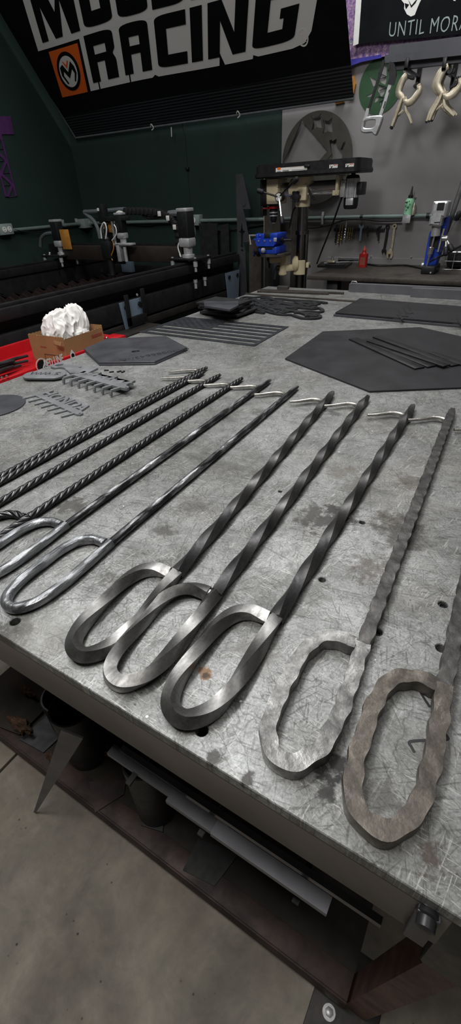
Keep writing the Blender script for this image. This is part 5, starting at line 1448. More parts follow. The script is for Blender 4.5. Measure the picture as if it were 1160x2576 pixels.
# spindle head
hx0, hx1 = D(684, 480).x, D(713, 480).x; hz0, hz1 = D(690, 513).z, D(690, 450).z
b = B(); box(b, (hx0, DY - .065, hz0), (hx1, DY + .05, hz1), .006); box(b, (hx1 - .010, DY - .068, D(712, 470).z), (hx1 + .002, DY - .06, D(712, 461).z), .001); obj('spindle_head', b, M['cream'], dp)
b = B(); box(b, (D(666, 480).x, DY - .055, D(690, 516).z), (hx0, DY + .05, hz1), .005); obj('switch_box', b, M['blackmetal'], dp)
b = B(); q = D(664, 474); box(b, (q.x - .004, DY - .03, q.z - .014), (q.x + .01, DY + .0, q.z + .014), .003); obj('power_switch', b, M['labelred'], dp)
b = B(); box(b, (D(666, 480).x - .001, DY - .05, D(690, 542).z), (D(672, 480).x, DY + .0, D(690, 516).z), .002); obj('depth_stop', b, M['blackmetal'], dp)
qx = D(691, 520).x
b = B(); lathe(b, (qx, DY - .01, D(690, 522).z), Z_, [(0, .024), (.02, .024), (.022, .018)], 22); obj('quill', b, M['black'], dp)
b = B(); lathe(b, (qx, DY - .01, D(690, 525).z), Z_, [(0, .028), (.001, .0315), (.011, .0315), (.012, .026)], 26); obox(b, (qx - .052, DY - .04, D(690, 523).z), (qx - .02, DY - .02, D(690, 523).z), .016, .008, .002); obj('red_collar', b, M['bottlered'], dp)
b = B(); zq = D(690, 525).z; lathe(b, (qx, DY - .01, zq), (0, 0, -1), [(0, .018), (.004, .022), (.028, .022), (.032, .020), (.034, .018), (.052, .017), (.064, .010), (.068, .006)], 22); ck_ = obj('chuck', b, M['black'], dp)
for dz in (.014, .028): 
    b = B(); lathe(b, (qx, DY - .01, zq - dz), (0, 0, -1), [(0, .0222), (.001, .0226), (.005, .0226), (.006, .0222)], 22); obj('chuck_band', b, M['alu'], ck_)
b = B(); cyl(b, (qx, DY - .01, zq - .066), (qx, DY - .01, zq - .05), .011, n=16); obj('chuck_jaws', b, M['chrome'], ck_)
# feed hub and three handles
hub = D(702, 496, DY - .10)
b = B(); lathe(b, hub + Vector((0, .035, 0)), NY, [(0, .018), (.02, .018), (.022, .021), (.040, .021)], 26); fh = obj('feed_hub', b, M['brownsteel'], dp)
b = B(); lathe(b, hub + Vector((0, -.004, 0)), NY, [(0, .0165), (.0025, .0165), (.003, .015)], 26); obj('hub_cap', b, M['white'], fh)
for (u, v, m_) in ((741, 456, M['columnsteel']), (658, 482, M['columnsteel']), (709, 551, M['chrome'])):
    e = D(u, v, DY - .14); b = B(); cyl(b, hub, e, .0045, n=10); h_ = obj('feed_handle', b, m_, fh)
    d = (e - hub).normalized(); b = B(); lathe(b, e - d * .012, d, [(0, .006), (.006, .011), (.028, .012), (.036, .008), (.038, .001)], 16); obj('grip', b, M['rubber'], h_)
# belt cover
bz0, bz1 = D(700, 446).z, D(700, 416).z
x0, x1 = D(667, 430).x, D(923, 430).x; ymid = DY - .01
b = B()
def slab(xa, xb, ya, yb, za, zb, r):
    poly = rrect(xa, ya, xb, yb, r, 6); prism(b, poly, (0, 0, za), X_, Y_, Z_, zb - za)
slab(x0, x1, DY - .125, DY + .115, bz0 - .003, bz0 + .018, .03); slab(x0 + .003, x1 - .003, DY - .12, DY + .11, bz0 + .018, bz1 - .004, .028); slab(x0 + .010, x1 - .006, DY - .113, DY + .105, bz1 - .004, bz1 + .002, .026)
bc_ = obj('belt_cover', b, M['blackmetal'], dp, angle=25)
b = B(); slab(x0 - .003, x1 + .002, DY - .131, DY + .12, bz0 + .001, bz0 + .012, .033); obj('cover_rim', b, M['black'], bc_, angle=25)
b = B(); q = D(797, 430); box(b, (q.x - .014, DY - .128, bz0 + .028), (q.x + .014, DY - .118, bz0 + .038), .002); obj('cover_latch', b, M['black'], bc_)
fy_ = DY - .1205
def lab(u0, v0, u1, v1, par, mat, off=.0, name='sticker'):
    a = P(u0, v0, y=fy_ - off); c = P(u1, v1, y=fy_ - off); b = B(); box(b, (a.x, fy_ - off - .0006, min(a.z, c.z)), (c.x, fy_ - off + .0004, max(a.z, c.z)), 0); return obj(name, b, mat, par, smooth=False)
s1_ = lab(694, 437, 773, 417, bc_, M['label']); 
lab(729, 421.5, 772, 418, s1_, M['labelred'], .0004, 'print'); lab(711, 434, 727, 427, s1_, M['labelgray'], .0004, 'print')
for k in range(3): lab(730 + 2 * k, 433.5 - 3.2 * k, 771, 432 - 3.2 * k, s1_, M['labelgray'], .0004, 'print')
lab(697, 436, 707, 430, s1_, M['labelgray'], .0004, 'print')
a = P(702, 424.5, y=fy_); b = B(); prism(b, [(a.x - .011, a.z), (a.x - .006, a.z + .005), (a.x + .006, a.z + .005), (a.x + .011, a.z), (a.x + .006, a.z - .005), (a.x - .006, a.z - .005)], (0, fy_ - .0005, 0), X_, Z_, NY, .0005); obj('orange_badge', b, M['orange'], s1_, smooth=False)
for (u0, u1, v0, v1) in ((828, 850, 430, 413), (868.5, 891, 428, 410.5)):
    s_ = lab(u0, v0, u1, v1, bc_, M['label']); lab(u0 + 11, v1 + 3.2, u1 - 1, v1 + .8, s_, M['labelred'], .0004, 'print')
    a = P(u0 + 6, v1 + 8, y=fy_ - .001); b = B(); tube(b, [a + Vector((-.006, 0, .008)), a + Vector((.003, 0, 0)), a + Vector((-.004, 0, -.006)), a + Vector((.006, 0, -.010))], .0012, 6); tube(b, [a + Vector((.006, 0, .006)), a, a + Vector((-.006, 0, -.004))], .0010, 6); obj('print', b, M['black'], s_)
    for k in range(3): lab(u0 + 12, v1 + 7 + 3 * k, u1 - 1.5, v1 + 6 + 3 * k, s_, M['labelgray'], .0004, 'print')
# motor
mx0, mx1 = D(864, 470).x, D(905, 470).x; mz0, mz1 = D(885, 497).z, D(885, 449).z; mc = (mx0 + mx1) / 2 + .004
b = B(); rm = (mx1 - mx0) / 2 - .006
ribs = []
N = 72
for k in range(N):
    r = rm * (1.0 if k % 4 < 2 else .93); ribs.append((mc + r * math.cos(2 * PI * k / N), DY + r * math.sin(2 * PI * k / N)))
prism(b, ribs, (0, 0, mz0), X_, Y_, Z_, mz1 - mz0); mo = obj('motor', b, M['alu'], dp, angle=20)
b = B(); box(b, (mx0 - .002, DY - rm - .004, mz0 + .004), (mx0 + .022, DY + .02, mz1 - .004), .002); 
obj('mount_plate', b, M['alu'], mo)
for (u, v) in ((870, 457), (868, 494)):
    q = D(u, v, DY - rm); b = B(); cyl(b, (q.x, DY - rm - .009, q.z), (q.x, DY - rm - .002, q.z), .005, n=8); obj('screw', b, M['chrome'], mo)
b = B(); lathe(b, (mc, DY, mz0), (0, 0, -1), [(0, rm * 1.02), (.035, rm), (.046, rm * .85), (.048, .01)], 32); obj('end_cap', b, M['black'], mo); b = B(); lathe(b, (mc, DY, mz1), Z_, [(0, rm * .95), (.012, rm * .8), (.016, rm * .3), (.05, rm * .28)], 28); obj('end_cap', b, M['black'], mo)
q = D(885, 505, DY - rm); b = B(); box(b, (mc + .004 - .018, DY - rm - .003, mz0 - .030), (mc + .004 + .018, DY - rm + .015, mz0 - .002), .001); obj('nameplate', b, M['alu'], mo)
b = B(); box(b, (mx1 - .004, DY - .03, D(912, 490).z), (D(916, 470).x, DY + .04, D(912, 457).z), .004); obj('capacitor_box', b, M['black'], mo)
b = B(); tube(b, [D(862, 492, DY - .02), D(852, 520, DY), D(838, 560, DY + .1), D(822, 600, DY + .16), D(806, 640, DY + .2), D(797, 664, DY + .2)], .0045, 8, 8); obj('motor_cord', b, M['rubber'], dp)
# table bracket, swing arm and round table
zb0, zb1 = D(755, 690).z, D(755, 653).z
b = B(); lathe(b, (colx, DY, zb0), Z_, [(0, .036), (.003, .040), (zb1 - zb0 - .003, .040), (zb1 - zb0, .036)], 28); box(b, (colx + .03, DY - .02, zb0 + .035), (colx + .055, DY + .01, zb0 + .062), .004); obj('table_bracket', b, M['cream'], dp)
pv = Vector((D(712, 670, DY - .07).x, DY - .07, 0)); za_ = D(712, 690, DY - .07).z; zb2 = D(712, 655, DY - .07).z
b = B(); obox(b, (colx - .02, DY - .02, (za_ + zb2) / 2 - .002), (pv.x + .005, pv.y, (za_ + zb2) / 2 - .006), .034, .034, .010)
c2 = D(738, 665, DY - .04); lathe(b, (c2.x + .014, DY - .020, c2.z), (-.75, -.5, 0), [(0, .038), (.012, .040), (.020, .034), (.03, .020)], 24); obj('swing_arm', b, M['cream'], dp)
b = B(); lathe(b, (pv.x, pv.y, D(712, 692, DY - .07).z), Z_, [(0, .020), (.004, .023), (.05, .023), (.052, .021), (.054, .025), (.09, .025), (D(712, 634, DY - .07).z - D(712, 692, DY - .07).z, .025)], 24); 
tqx = D(690, 630, DY - .11); ttz = D(690, 636, DY - .11).z
obox(b, (pv.x, pv.y, ttz - .035), (tqx.x - .03, DY - .11, ttz - .035), .04, .03, .008); obj('table_knuckle', b, M['cream'], dp)
b = B(); q = D(698, 674, DY - .1); lathe(b, (q.x + .01, DY - .095, q.z), (-1, -.2, 0), [(0, .012), (.016, .012), (.018, .006), (.022, .006)], 14); cyl(b, (q.x - .008, DY - .1, q.z), D(691, 703, DY - .11), .006, .008, 10); obj('clamp_lever', b, M['rubber'], dp); b = B(); cyl(b, (colx + .05, DY - .01, zb0 + .05), D(779, 672, DY), .006, n=10); obj('clamp_lever', b, M['rubber'], dp)
tcx = D(688, 625, DY - .11).x
b = B(); lathe(b, (tcx, DY - .11, ttz - .014), Z_, [(0, .03), (.001, .085), (.003, .094), (.014, .094), (.016, .092)], 40); obj('drill_table', b, M['brownsteel'], dp)
b = B(); lathe(b, (D(676, 640, DY - .11).x, DY - .10, ttz - .016), (0, 0, -1), [(0, .012), (.02, .016), (.03, .006), (.06, .005)], 14); obj('table_lock', b, M['rubber'], dp)

# blue cross vise on the round table
vz = ttz + .0025; VY = DY - .15
def V(u, v): return P(u, v, y=VY)
vs_ = thing('cross_vise', 'blue cross-slide vise on the drill press table', 'vise', (tcx, VY, vz))
bl = M['blue']
xl, xr = V(655, 620).x, V(708, 620).x
b = B(); box(b, (xl + .008, VY - .045, vz), (xr - .006, VY + .075, vz + .034), .005); obj('base', b, bl, vs_)
b = B(); prism(b, [(xl - .006, vz), (xl + .03, vz), (xl + .03, vz + .03), (xl + .004, vz + .012)], (0, VY - .06, 0), X_, Z_, Y_, .10); prism(b, [(xl - .01, .0), (xl + .03, .0), (xl + .028, .012), (xl - .006, .010)], (0, VY - .06, vz), X_, Z_, Y_, .03); obj('base_foot', b, bl, vs_)
za = V(680, 617).z; zb = V(680, 598).z; zt = V(680, 587).z
b = B(); prism(b, [(xl + .010, za), (xr - .020, za), (xr - .004, za + .016), (xr, zb), (xl, zb), (xl, za + .012)], (0, VY - .055, 0), X_, Z_, Y_, .12); obj('slide', b, bl, vs_)
b = B(); box(b, (V(666, 590).x, VY - .05, zb), (V(675, 590).x, VY + .06, zt + .002), .003); obj('moving_jaw', b, bl, vs_)
b = B(); box(b, (V(690, 590).x, VY - .05, zb), (xr - .001, VY + .06, zt + .003), .004); obj('fixed_jaw', b, bl, vs_)
b = B(); box(b, (V(673.5, 590).x, VY - .045, zb + .002), (V(690.5, 590).x, VY + .05, zt + .004), .002); obj('jaw_plate', b, M['rubber'], vs_)
b = B(); box(b, (V(644, 600).x, VY - .03, V(650, 604).z), (xl + .01, VY + .02, V(650, 599).z), .003); box(b, (V(648, 590).x, VY - .025, V(650, 600).z), (V(655, 590).x, VY + .02, V(650, 587).z), .005); obj('screw_block', b, bl, vs_)
b = B(); zs_ = V(640, 592.5).z; cyl(b, (V(627, 592).x, VY, zs_), (xl + .01, VY, zs_), .0048, n=12); sw_ = obj('jaw_screw', b, M['chrome'], vs_)
b = B(); cyl(b, V(629, 593) + Vector((0, -.006, 0)), V(632, 615) + Vector((0, -.006, 0)), .003, .005, 10); obj('crank_handle', b, M['clamp'], sw_)
for u in (663, 678, 692):
    q = V(u, 604); b = B(); lathe(b, (q.x, VY - .055, q.z), NY, [(0, .0045), (.003, .0045), (.004, .002)], 10); obj('gib_screw', b, M['chrome'], vs_)
b = B(); zk = V(668, 628).z; qx2 = V(668, 628); box(b, (xl + .012, VY - .048, vz + .022), (xr - .03, VY - .042, vz + .032), .001); obj('dovetail_slot', b, M['black'], vs_)
b = B(); cyl(b, (qx2.x - .012, VY - .05, vz + .016), (qx2.x - .012, VY - .09, vz + .016), .006, n=12); lathe(b, (qx2.x - .008, VY - .085, vz + .016), X_, [(-.012, .012), (.0, .016), (.004, .016), (.006, .01)], 14); cyl(b, (qx2.x - .014, VY - .092, vz + .012), V(659, 640) + Vector((0, -.09, 0)), .004, n=8); cs = obj('cross_screw', b, M['blackmetal'], vs_)
b = B(); lathe(b, (qx2.x + .012, VY - .06, vz + .018), (1, -.3, 0), [(0, .008), (.002, .012), (.012, .012), (.016, .006)], 16); obj('dial', b, M['alu'], vs_)
b = B(); q = V(712, 604); lathe(b, (xr - .002, VY, q.z), X_, [(0, .010), (.010, .014), (.014, .014), (.016, .006), (.060, .005)], 16); obj('rear_screw', b, M['blackmetal'], vs_)
b = B(); q = V(705, 600); box(b, (q.x - .01, VY - .059, q.z - .010), (q.x + .008, VY - .054, q.z + .008), .002); obj('swivel_mark', b, M['alu'], vs_)

# ================================================================ things on the bench and tool wall
# magnetic bar with bits and small tools
ty = YW - .024
mb_ = P(840, 578, y=ty); me_ = P(967, 577, y=ty)
b = B(); box(b, (mb_.x, ty, mb_.z - .008), (me_.x, YW - .012, mb_.z + .008), .002); tag(obj('magnetic_strip', b, M['black']), 'black magnetic tool strip on the steel wall above the bench', 'tool holder')
def bit(u0, v0, u1, v1, r, m, lab_, shank=.3):
    A_ = P(u0, v0, y=ty - r - .0006); C_ = P(u1, v1, y=ty - r - .0006)
    o = thing('drill_bit', lab_, 'drill bit', tuple(A_), 0, 'drill bits on the magnetic strip'); d = (C_ - A_); Lb = d.length; d.normalize()
    b = B(); cyl(b, A_, A_ + d * Lb * shank, r, n=12); obj('shank', b, m, o)
    pts = [A_ + d * (Lb * shank + (Lb * (1 - shank)) * i / 40) for i in range(41)]
    b = B()
    def pf(s, i):
        a = s / r * 1.1; k = 1 if i < 37 else (40.2 - i) / 3.4
        return [(r * k * (1 if j % 8 < 5 else .62) * math.cos(a + 2 * PI * j / 16), r * k * (1 if j % 8 < 5 else .62) * math.sin(a + 2 * PI * j / 16)) for j in range(16)]
    sweep(b, pts, pf, up=Y_); obj('fluted_end', b, m, o)
bits = [(848, 565, 843, 612, .0050, 'blackmetal', 'dark long drill bit at the left end of the magnetic strip'), (857, 565, 851, 616, .0042, 'goldbit', 'bronze drill bit hanging lowest on the magnetic strip'), (863, 566, 858, 610, .0040, 'goldbit', 'bronze drill bit, third from the left end of the strip'),
        (872, 556, 867, 606, .0046, 'chrome', 'bright drill bit standing highest on the magnetic strip'), (878, 572, 874, 603, .0036, 'goldbit', 'short bronze drill bit right of the bright one'), (883, 572, 879, 605, .0036, 'goldbit', 'short bronze drill bit, second right of the bright one'), (888, 573, 884, 605, .0034, 'goldbit', 'short bronze drill bit, third right of the bright one'), (893, 574, 889, 602, .0028, 'blackmetal', 'thin dark drill bit at the right end of the row of bits')]
for u0, v0, u1, v1, r, m, lb in bits: bit(u0, v0, u1, v1, r, M[m], lb)
def wallthing(name, lab_, cat, loops, th, m, y=ty, grp=None):
    b = B(); wallplate(b, [wallpoly(l, y) for l in loops], y - .0006, th); return tag(obj(name, b, m, smooth=False), lab_, cat, grp)
def tw(u, v): return (780 + u / 3.053, 480 + v / 3.053)
wallthing('open_wrench', 'small grey open-ended wrench on the magnetic strip', 'wrench', [[tw(385, 252), tw(392, 270), tw(404, 270), tw(410, 250), tw(417, 262), tw(414, 282), tw(402, 292), tw(394, 380), tw(386, 388), tw(376, 382), tw(388, 292), tw(378, 280), tw(376, 264)]], .004, M['bluegray'])
for pts, lb in (([(446, 272), (440, 300), (445, 352)], 'small dark hook-shaped tool on the magnetic strip, nearest the grey wrench'), ([(520, 285), (545, 275), (552, 270)], 'small dark pick lying across the right end of the magnetic strip'), ([(533, 272), (528, 320), (523, 384)], 'dark hex key hanging at the right end of the magnetic strip'), ([(512, 335), (516, 295), (535, 280)], 'dark bent hex key near the right end of the magnetic strip')):
    b = B(); tube(b, [P(*tw(u, v), y=ty - .005) for u, v in pts], .004, 8, 5); tag(obj('hex_key', b, M['blackmetal']), lb, 'hex key', 'small keys on the magnetic strip')
wallthing('cross_key', 'small dark T-shaped key on the magnetic strip between hook tool and hex keys', 'hex key', [[tw(412, 290), tw(485, 288), tw(485, 302), tw(450, 304), tw(448, 345), tw(442, 345), tw(441, 306), tw(412, 306)]], .006, M['blackmetal'], ty - .001)
# combination wrench
def wr(name, lab_, body, m, ring, jaw, jawhole=None, mats=None):
    o = thing(name, lab_, 'wrench', tuple(P(*tw(*body[0]), y=YW - .012)))
    y = YW - .0125
    b = B(); pts = [P(*tw(u, v), y=y - .004) for u, v in body]; sweep(b, catmull(pts, 5), lambda s, i: [(-.0065, -.0025), (-.005, -.004), (.005, -.004), (.0065, -.0025), (.0065, .0025), (.005, .004), (-.005, .004), (-.0065, .0025)], up=Y_); obj('shank', b, m, o)
    a = P(*tw(*ring[0]), y=y); b = B(); plate(b, [circ(a.x, a.z, ring[1], 24), circ(a.x, a.z, ring[2], 12)], (0, y, 0), X_, Z_, NY, .009, .001); obj('ring_end', b, m, o)
    b = B(); plate(b, [wallpoly([tw(*q) for q in jaw], y)], (0, y, 0), X_, Z_, NY, .010, .001); obj('jaw', b, m, o)
    return o
wr('combination_wrench', 'dark combination wrench hanging beside the adjustable wrench', [(597, 285), (585, 370), (570, 450)], M['blackmetal'], ((598, 276), .0115, .006), [(578, 440), (556, 450), (552, 470), (560, 480), (566, 462), (578, 466), (577, 486), (586, 480), (588, 455)])
o = wr('adjustable_wrench', 'worn steel adjustable wrench hanging beside the magnetic drill', [(648, 290), (638, 370), (625, 455)], M['clamp'], ((652, 272), .0125, .005), [(618, 445), (596, 465), (590, 490), (596, 515), (604, 522), (606, 490), (620, 486), (618, 520), (630, 520), (640, 490), (634, 455)])
b = B(); q = P(*tw(612, 482), y=YW - .024); cyl(b, (q.x - .004, YW - .026, q.z), (q.x + .004, YW - .026, q.z), .005, n=10); obj('adjusting_screw', b, M['goldbit'], o)
# green squeeze bottle in a small bracket on the conduit
gq = P(1025, 541, y=CY - .03); gb = thing('squeeze_bottle', 'pale green plastic squeeze bottle with black nozzle standing on the conduit bracket', 'bottle', (gq.x, CY - .03, gq.z))
zt2 = P(1030, 497, y=CY - .03).z; H_ = zt2 - gq.z
b = B(); lathe(b, (gq.x, CY - .03, gq.z), (.035, 0, 1), [(0, .018), (.004, .0215), (H_ * .45, .0205), (H_ * .6, .0225), (H_ * .8, .0225), (H_ * .93, .017), (H_ * .97, .009)], 26); bo = obj('body', b, M['bottlegreen'], gb)
b = B(); tp = Vector((gq.x + .035 * H_, CY - .03, gq.z + H_ * .97)); lathe(b, tp, (.04, 0, 1), [(0, .012), (.012, .012), (.014, .008), (.022, .006), (.05, .0022)], 16); obj('nozzle', b, M['black'], gb)
b = B()
for (dx, dz, s_) in ((-.006, .055, .006), (.004, .06, .004), (-.010, .040, .004), (.002, .034, .007), (-.004, .022, .004), (.008, .046, .005)):
    yy = CY - .03 - math.sqrt(max(0, .0223 ** 2 - dx * dx)) - .0002; prism(b, [(gq.x + dx - s_, gq.z + dz), (gq.x + dx, gq.z + dz - s_ * .8), (gq.x + dx + s_, gq.z + dz + s_ * .3), (gq.x + dx, gq.z + dz + s_)], (0, yy, 0), X_, Z_, NY, .0006)
obj('print', b, M['leaf'], gb, smooth=False)
b = B(); qd = P(1022, 509, y=CY - .054); box(b, (qd.x - .006, CY - .0535, qd.z - .002), (qd.x + .004, CY - .0515, qd.z + .002)); obj('print', b, M['black'], gb)
a = P(1014, 541, y=CY - .055); c = P(1031, 561, y=CY - .055)
b = B(); box(b, (a.x, CY - .056, c.z), (c.x, CY - .053, a.z), .001); box(b, (a.x, CY - .056, gq.z - .0035), (c.x, CY + .02, gq.z - .0008), .0005); tag(obj('shelf_bracket', b, M['alu']), 'small bent metal bracket hooked over the conduit under the green bottle', 'bracket')
b = B(); q = P(1041, 530, y=CY); lathe(b, (q.x + .002, CY - .02, gq.z), Z_, [(0, .009), (.03, .010), (.036, .006), (.05, .006), (.055, .003)], 14); tag(obj('small_bottle', b, M['clamp']), 'tiny brownish bottle tucked right behind the green squeeze bottle', 'bottle')
# red bottle on the bench
rq = P(913, 663, z=BZ); rb = thing('oil_bottle', 'small red plastic oil bottle on the wall bench', 'bottle', (rq.x, 2.70, BZ))
r0 = P(913, 666, y=2.70); rx = r0.x; zt3 = P(914, 630, y=2.70).z
b = B(); Hh = zt3 - BZ; prism(b, rrect(rx - .022, 2.70 - .016, rx + .022, 2.70 + .016, .008), (0, 0, BZ + .0004), X_, Y_, Z_, Hh * .8); lathe(b, (rx, 2.70, BZ + Hh * .8), Z_, [(0, .016), (.004, .014), (.008, .010), (Hh * .2, .009)], 18); obj('body', b, M['bottlered'], rb)
b = B(); lathe(b, (rx, 2.70, zt3), Z_, [(0, .010), (.006, .009), (.010, .005), (.022, .002)], 14); obj('spout', b, M['labelred'], rb)
b = B(); box(b, (rx - .014, 2.70 - .0166, BZ + .012), (rx + .014, 2.70 - .0158, BZ + .05), .0); obj('worn_label', b, M['cardred'], rb)
# black tray with calipers
t0, t1 = P(798, 671, z=BZ), P(895, 654, z=BZ)
tp = [(P(u, v, z=BZ + .004).x, min(P(u, v, z=BZ + .004).y, 2.80)) for u, v in ((798, 671), (868, 674), (893, 660), (815, 659))]
tg = [(.062 - .09, 2.60), (.128, 2.585), (.152, 2.74), (-.02 + .03, 2.74)]
b = B(); prism(b, tp, (0, 0, BZ + .0004), X_, Y_, Z_, .010); tag(obj('black_tray', b, M['black'], smooth=False), 'flat black tray with measuring tools on the wall bench', 'tray')
def T(u, v, y=2.70): return P(u, v, y=y)
zt4 = BZ + .0110
def on(u, v): q = P(u, v, z=zt4); return Vector((q.x, min(q.y, 2.79), zt4))
cp = thing('caliper', 'steel caliper lying on the black tray', 'caliper', tuple(on(850, 660)))
b = B(); A_ = on(815, 663); C_ = on(880, 659); obox(b, A_ + Z_ * .003, C_ + Z_ * .003, .012, .004, .0005, up=Z_); obj('beam', b, M['alu'], cp)
b = B(); A_ = on(826, 662); box(b, (A_.x - .006, A_.y - .02, zt4 + .005), (A_.x + .045, A_.y + .008, zt4 + .014), .002); obj('slider', b, M['clamp'], cp)
b = B(); cyl(b, on(836, 660) + Z_ * .018, on(836, 660) + Z_ * .034, .006, n=12); cyl(b, on(836, 660) + Z_ * .014, on(836, 660) + Z_ * .02, .010, n=12); obj('thumb_screw', b, M['chrome'], cp)
b = B(); A_ = on(862, 657) + Z_ * .012; cyl(b, A_, A_ + Vector((.075, .01, 0)), .007, n=14); cyl(b, A_ + Vector((.075, .01, 0)), A_ + Vector((.105, .014, 0)), .005, n=12); cyl(b, A_ + Vector((-.012, -.002, 0)), A_, .009, n=14); tag(obj('micrometer', b, M['blackmetal']), 'dark micrometer barrel lying at the back of the black tray', 'micrometer')
b = B(); obox(b, on(818, 668) + Z_ * .004, on(868, 668) + Z_ * .004, .016, .006, .001, up=Z_); tag(obj('steel_ruler', b, M['blackmetal']), 'dark bar lying along the front of the black tray', 'ruler')
cord('black power cord snaking over the wall bench to the magnetic drill', [P(u, v, z=BZ + .005) if False else Vector((P(u, v, y=y_).x, y_, BZ + .005)) for u, v, y_ in ((925, 664, 2.78), (950, 668, 2.74), (985, 664, 2.76), (1020, 660, 2.78), (1055, 660, 2.70), (1066, 665, 2.66))], .0045)
# magnetic drill
MY = 2.56
def G(u, v, y=MY): return P(u, v, y=y)
md = thing('magnetic_drill', 'blue and silver magnetic drill standing on the wall bench', 'magnetic drill', (G(1085, 690).x, MY, BZ))
lean = Vector((G(1112, 507).x - G(1078, 690).x, 0, G(1112, 507).z - G(1078, 690).z)); 
x0, x1 = G(1062, 690).x, G(1096, 690).x
b = B(); box(b, (x0, MY - .05, BZ + .0004), (x1, MY + .09, P(1075, 670, y=MY - .05).z), .005); obj('magnet_base', b, M['black'], md)
b = B(); q = G(1083, 688, MY - .05); cyl(b, (q.x, MY - .052, q.z + .004), (q.x, MY - .049, q.z + .004), .004, n=10); obj('base_screw', b, M['chrome'], md)
b = B(); lathe(b, (x0 - .012, MY, BZ + .035), X_, [(0, .006), (.003, .010), (.012, .010)], 12); obj('side_knob', b, M['alu'], md)
def mpoly(pix, y): return wallpoly([(1000 + u / 7.25, 480 + v / 7.25) for u, v in pix], y)
b = B(); plate(b, [mpoly([(480, 1380), (520, 1120), (590, 760), (640, 700), (860, 560), (880, 470), (925, 470), (905, 640), (770, 1130), (690, 1385)], MY)], (0, MY + .06, 0), X_, Z_, NY, .07, .003); obj('column_housing', b, M['blue'], md, smooth=False)
b = B(); plate(b, [mpoly([(600, 830), (780, 780), (730, 1050), (700, 1060), (680, 1040), (600, 1010), (560, 1100)], MY - .012)], (0, MY - .0105, 0), X_, Z_, NY, .004); obj('guide_recess', b, M['black'], md, smooth=False)
b = B(); plate(b, [mpoly([(835, 690), (870, 690), (755, 1115), (725, 1120)], MY - .012)], (0, MY - .0105, 0), X_, Z_, NY, .008, .001); obj('guide_rail', b, M['clamp'], md, smooth=False)
b = B(); plate(b, [smooth2(mpoly([(700, 200), (720, 188), (900, 182), (950, 190), (958, 240), (900, 480), (860, 480), (830, 600), (800, 640), (620, 620), (610, 590), (630, 480), (650, 440), (680, 280)], MY - .02), 2)], (0, MY + .03, 0), X_, Z_, NY, .10, .008); mh = obj('motor_housing', b, M['alu'], md, angle=40)
b = B(); plate(b, [mpoly([(740, 218), (868, 212), (840, 355), (712, 355)], MY - .07)], (0, MY - .0695, 0), X_, Z_, NY, .003, .0005); vt = obj('vent_grille', b, M['black'], mh, smooth=False)
b = B(); cyl(b, P(1000 + 690 / 7.25, 480 + 825 / 7.25, y=MY - .03), P(1000 + 722 / 7.25, 480 + 585 / 7.25, y=MY - .03), .0205, n=26); obj('gear_neck', b, M['alu'], md)
b = B(); plate(b, [mpoly([(670, 570), (775, 565), (775, 582), (670, 588)], MY - .072)], (0, MY - .0695, 0), X_, Z_, NY, .002); obj('seam_slot', b, M['black'], mh, smooth=False)
b = B(); A_ = P(1000 + 672 / 7.25, 480 + 835 / 7.25, y=MY - .03); C_ = P(1000 + 620 / 7.25, 480 + 1040 / 7.25, y=MY - .03); cyl(b, A_, C_, .005, n=10); d = (C_ - A_).normalized(); lathe(b, C_ - d * .004, d, [(0, .010), (.003, .013), (.030, .013), (.034, .008), (.042, .008), (.044, .005), (.085, .004)], 18); obj('spindle', b, M['chrome'], md)
b = B(); hbq = P(1000 + 885 / 7.25, 480 + 870 / 7.25, y=MY - .02); lathe(b, hbq + Vector((-.02, 0, 0)), X_, [(0, .010), (.004, .014), (.026, .014), (.030, .010)], 18); obj('crank_hub', b, M['chrome'], md)
for (u, v) in ((1100, 470), (885, 1090), (970, 1030)):
    e = P(1000 + u / 7.25, 480 + v / 7.25, y=MY - .04); b = B(); cyl(b, hbq, e, .004, n=10); h_ = obj('crank_arm', b, M['chrome'], md); d = (e - hbq).normalized(); b = B(); lathe(b, e - d * .016, d, [(0, .007), (.006, .011), (.03, .0125), (.038, .008), (.04, .001)], 16); obj('grip', b, M['rubber'], h_)
b = B(); tube(b, [P(1000 + u / 7.25, 480 + v / 7.25, y=y_) for u, v, y_ in ((600, 1290, MY - .04), (690, 1240, MY - .06), (760, 1200, MY - .04), (900, 1150, MY), (1000, 1090, MY + .06), (1160, 1000, MY + .1), (1260, 960, MY + .12))], .0045, 8, 6); obj('power_cord', b, M['rubber'], md)
# wire basket
wy = 2.67; wb = thing('wire_basket', 'black wire basket on the wall bench behind the magnetic drill', 'basket', (P(1150, 690, y=wy).x, wy, BZ))
xa, xb_ = P(1110, 680, y=wy).x, P(1110, 680, y=wy).x + .27; zt5 = P(1130, 634, y=wy).z
def bar(a, c, r=.0022, nm='wire'): 
    b = B(); tube(b, [a, c], r, 6); return obj(nm, b, M['alu'] if False else M['blackmetal'], wb)
ring = [(xa, wy, zt5), (xb_, wy, zt5), (xb_, wy + .16, zt5), (xa, wy + .16, zt5)]
b = B(); tube(b, ring, .003, 8, loop=True); obj('rim', b, M['chrome'], wb)
for zz_ in (BZ + .004, BZ + (zt5 - BZ) * .5):
    b = B(); tube(b, [(x, y, zz_) for x, y, z in ring], .0022, 6, loop=True); obj('hoop', b, M['chrome'], wb)
for k in range(7):
    x = xa + .008 + (xb_ - xa - .016) * k / 6
    b = B(); tube(b, [(x, wy, zt5), (x, wy, BZ + .004), (x, wy + .16, BZ + .004), (x, wy + .16, zt5)], .0018, 6); obj('wire', b, M['chrome'], wb)
b = B(); box(b, (xa + .012, wy + .02, BZ + .007), (xb_ - .01, wy + .14, zt5 + .012), .02); tag(obj('tool_case', b, M['rubber']), 'black case sitting in the wire basket', 'case')
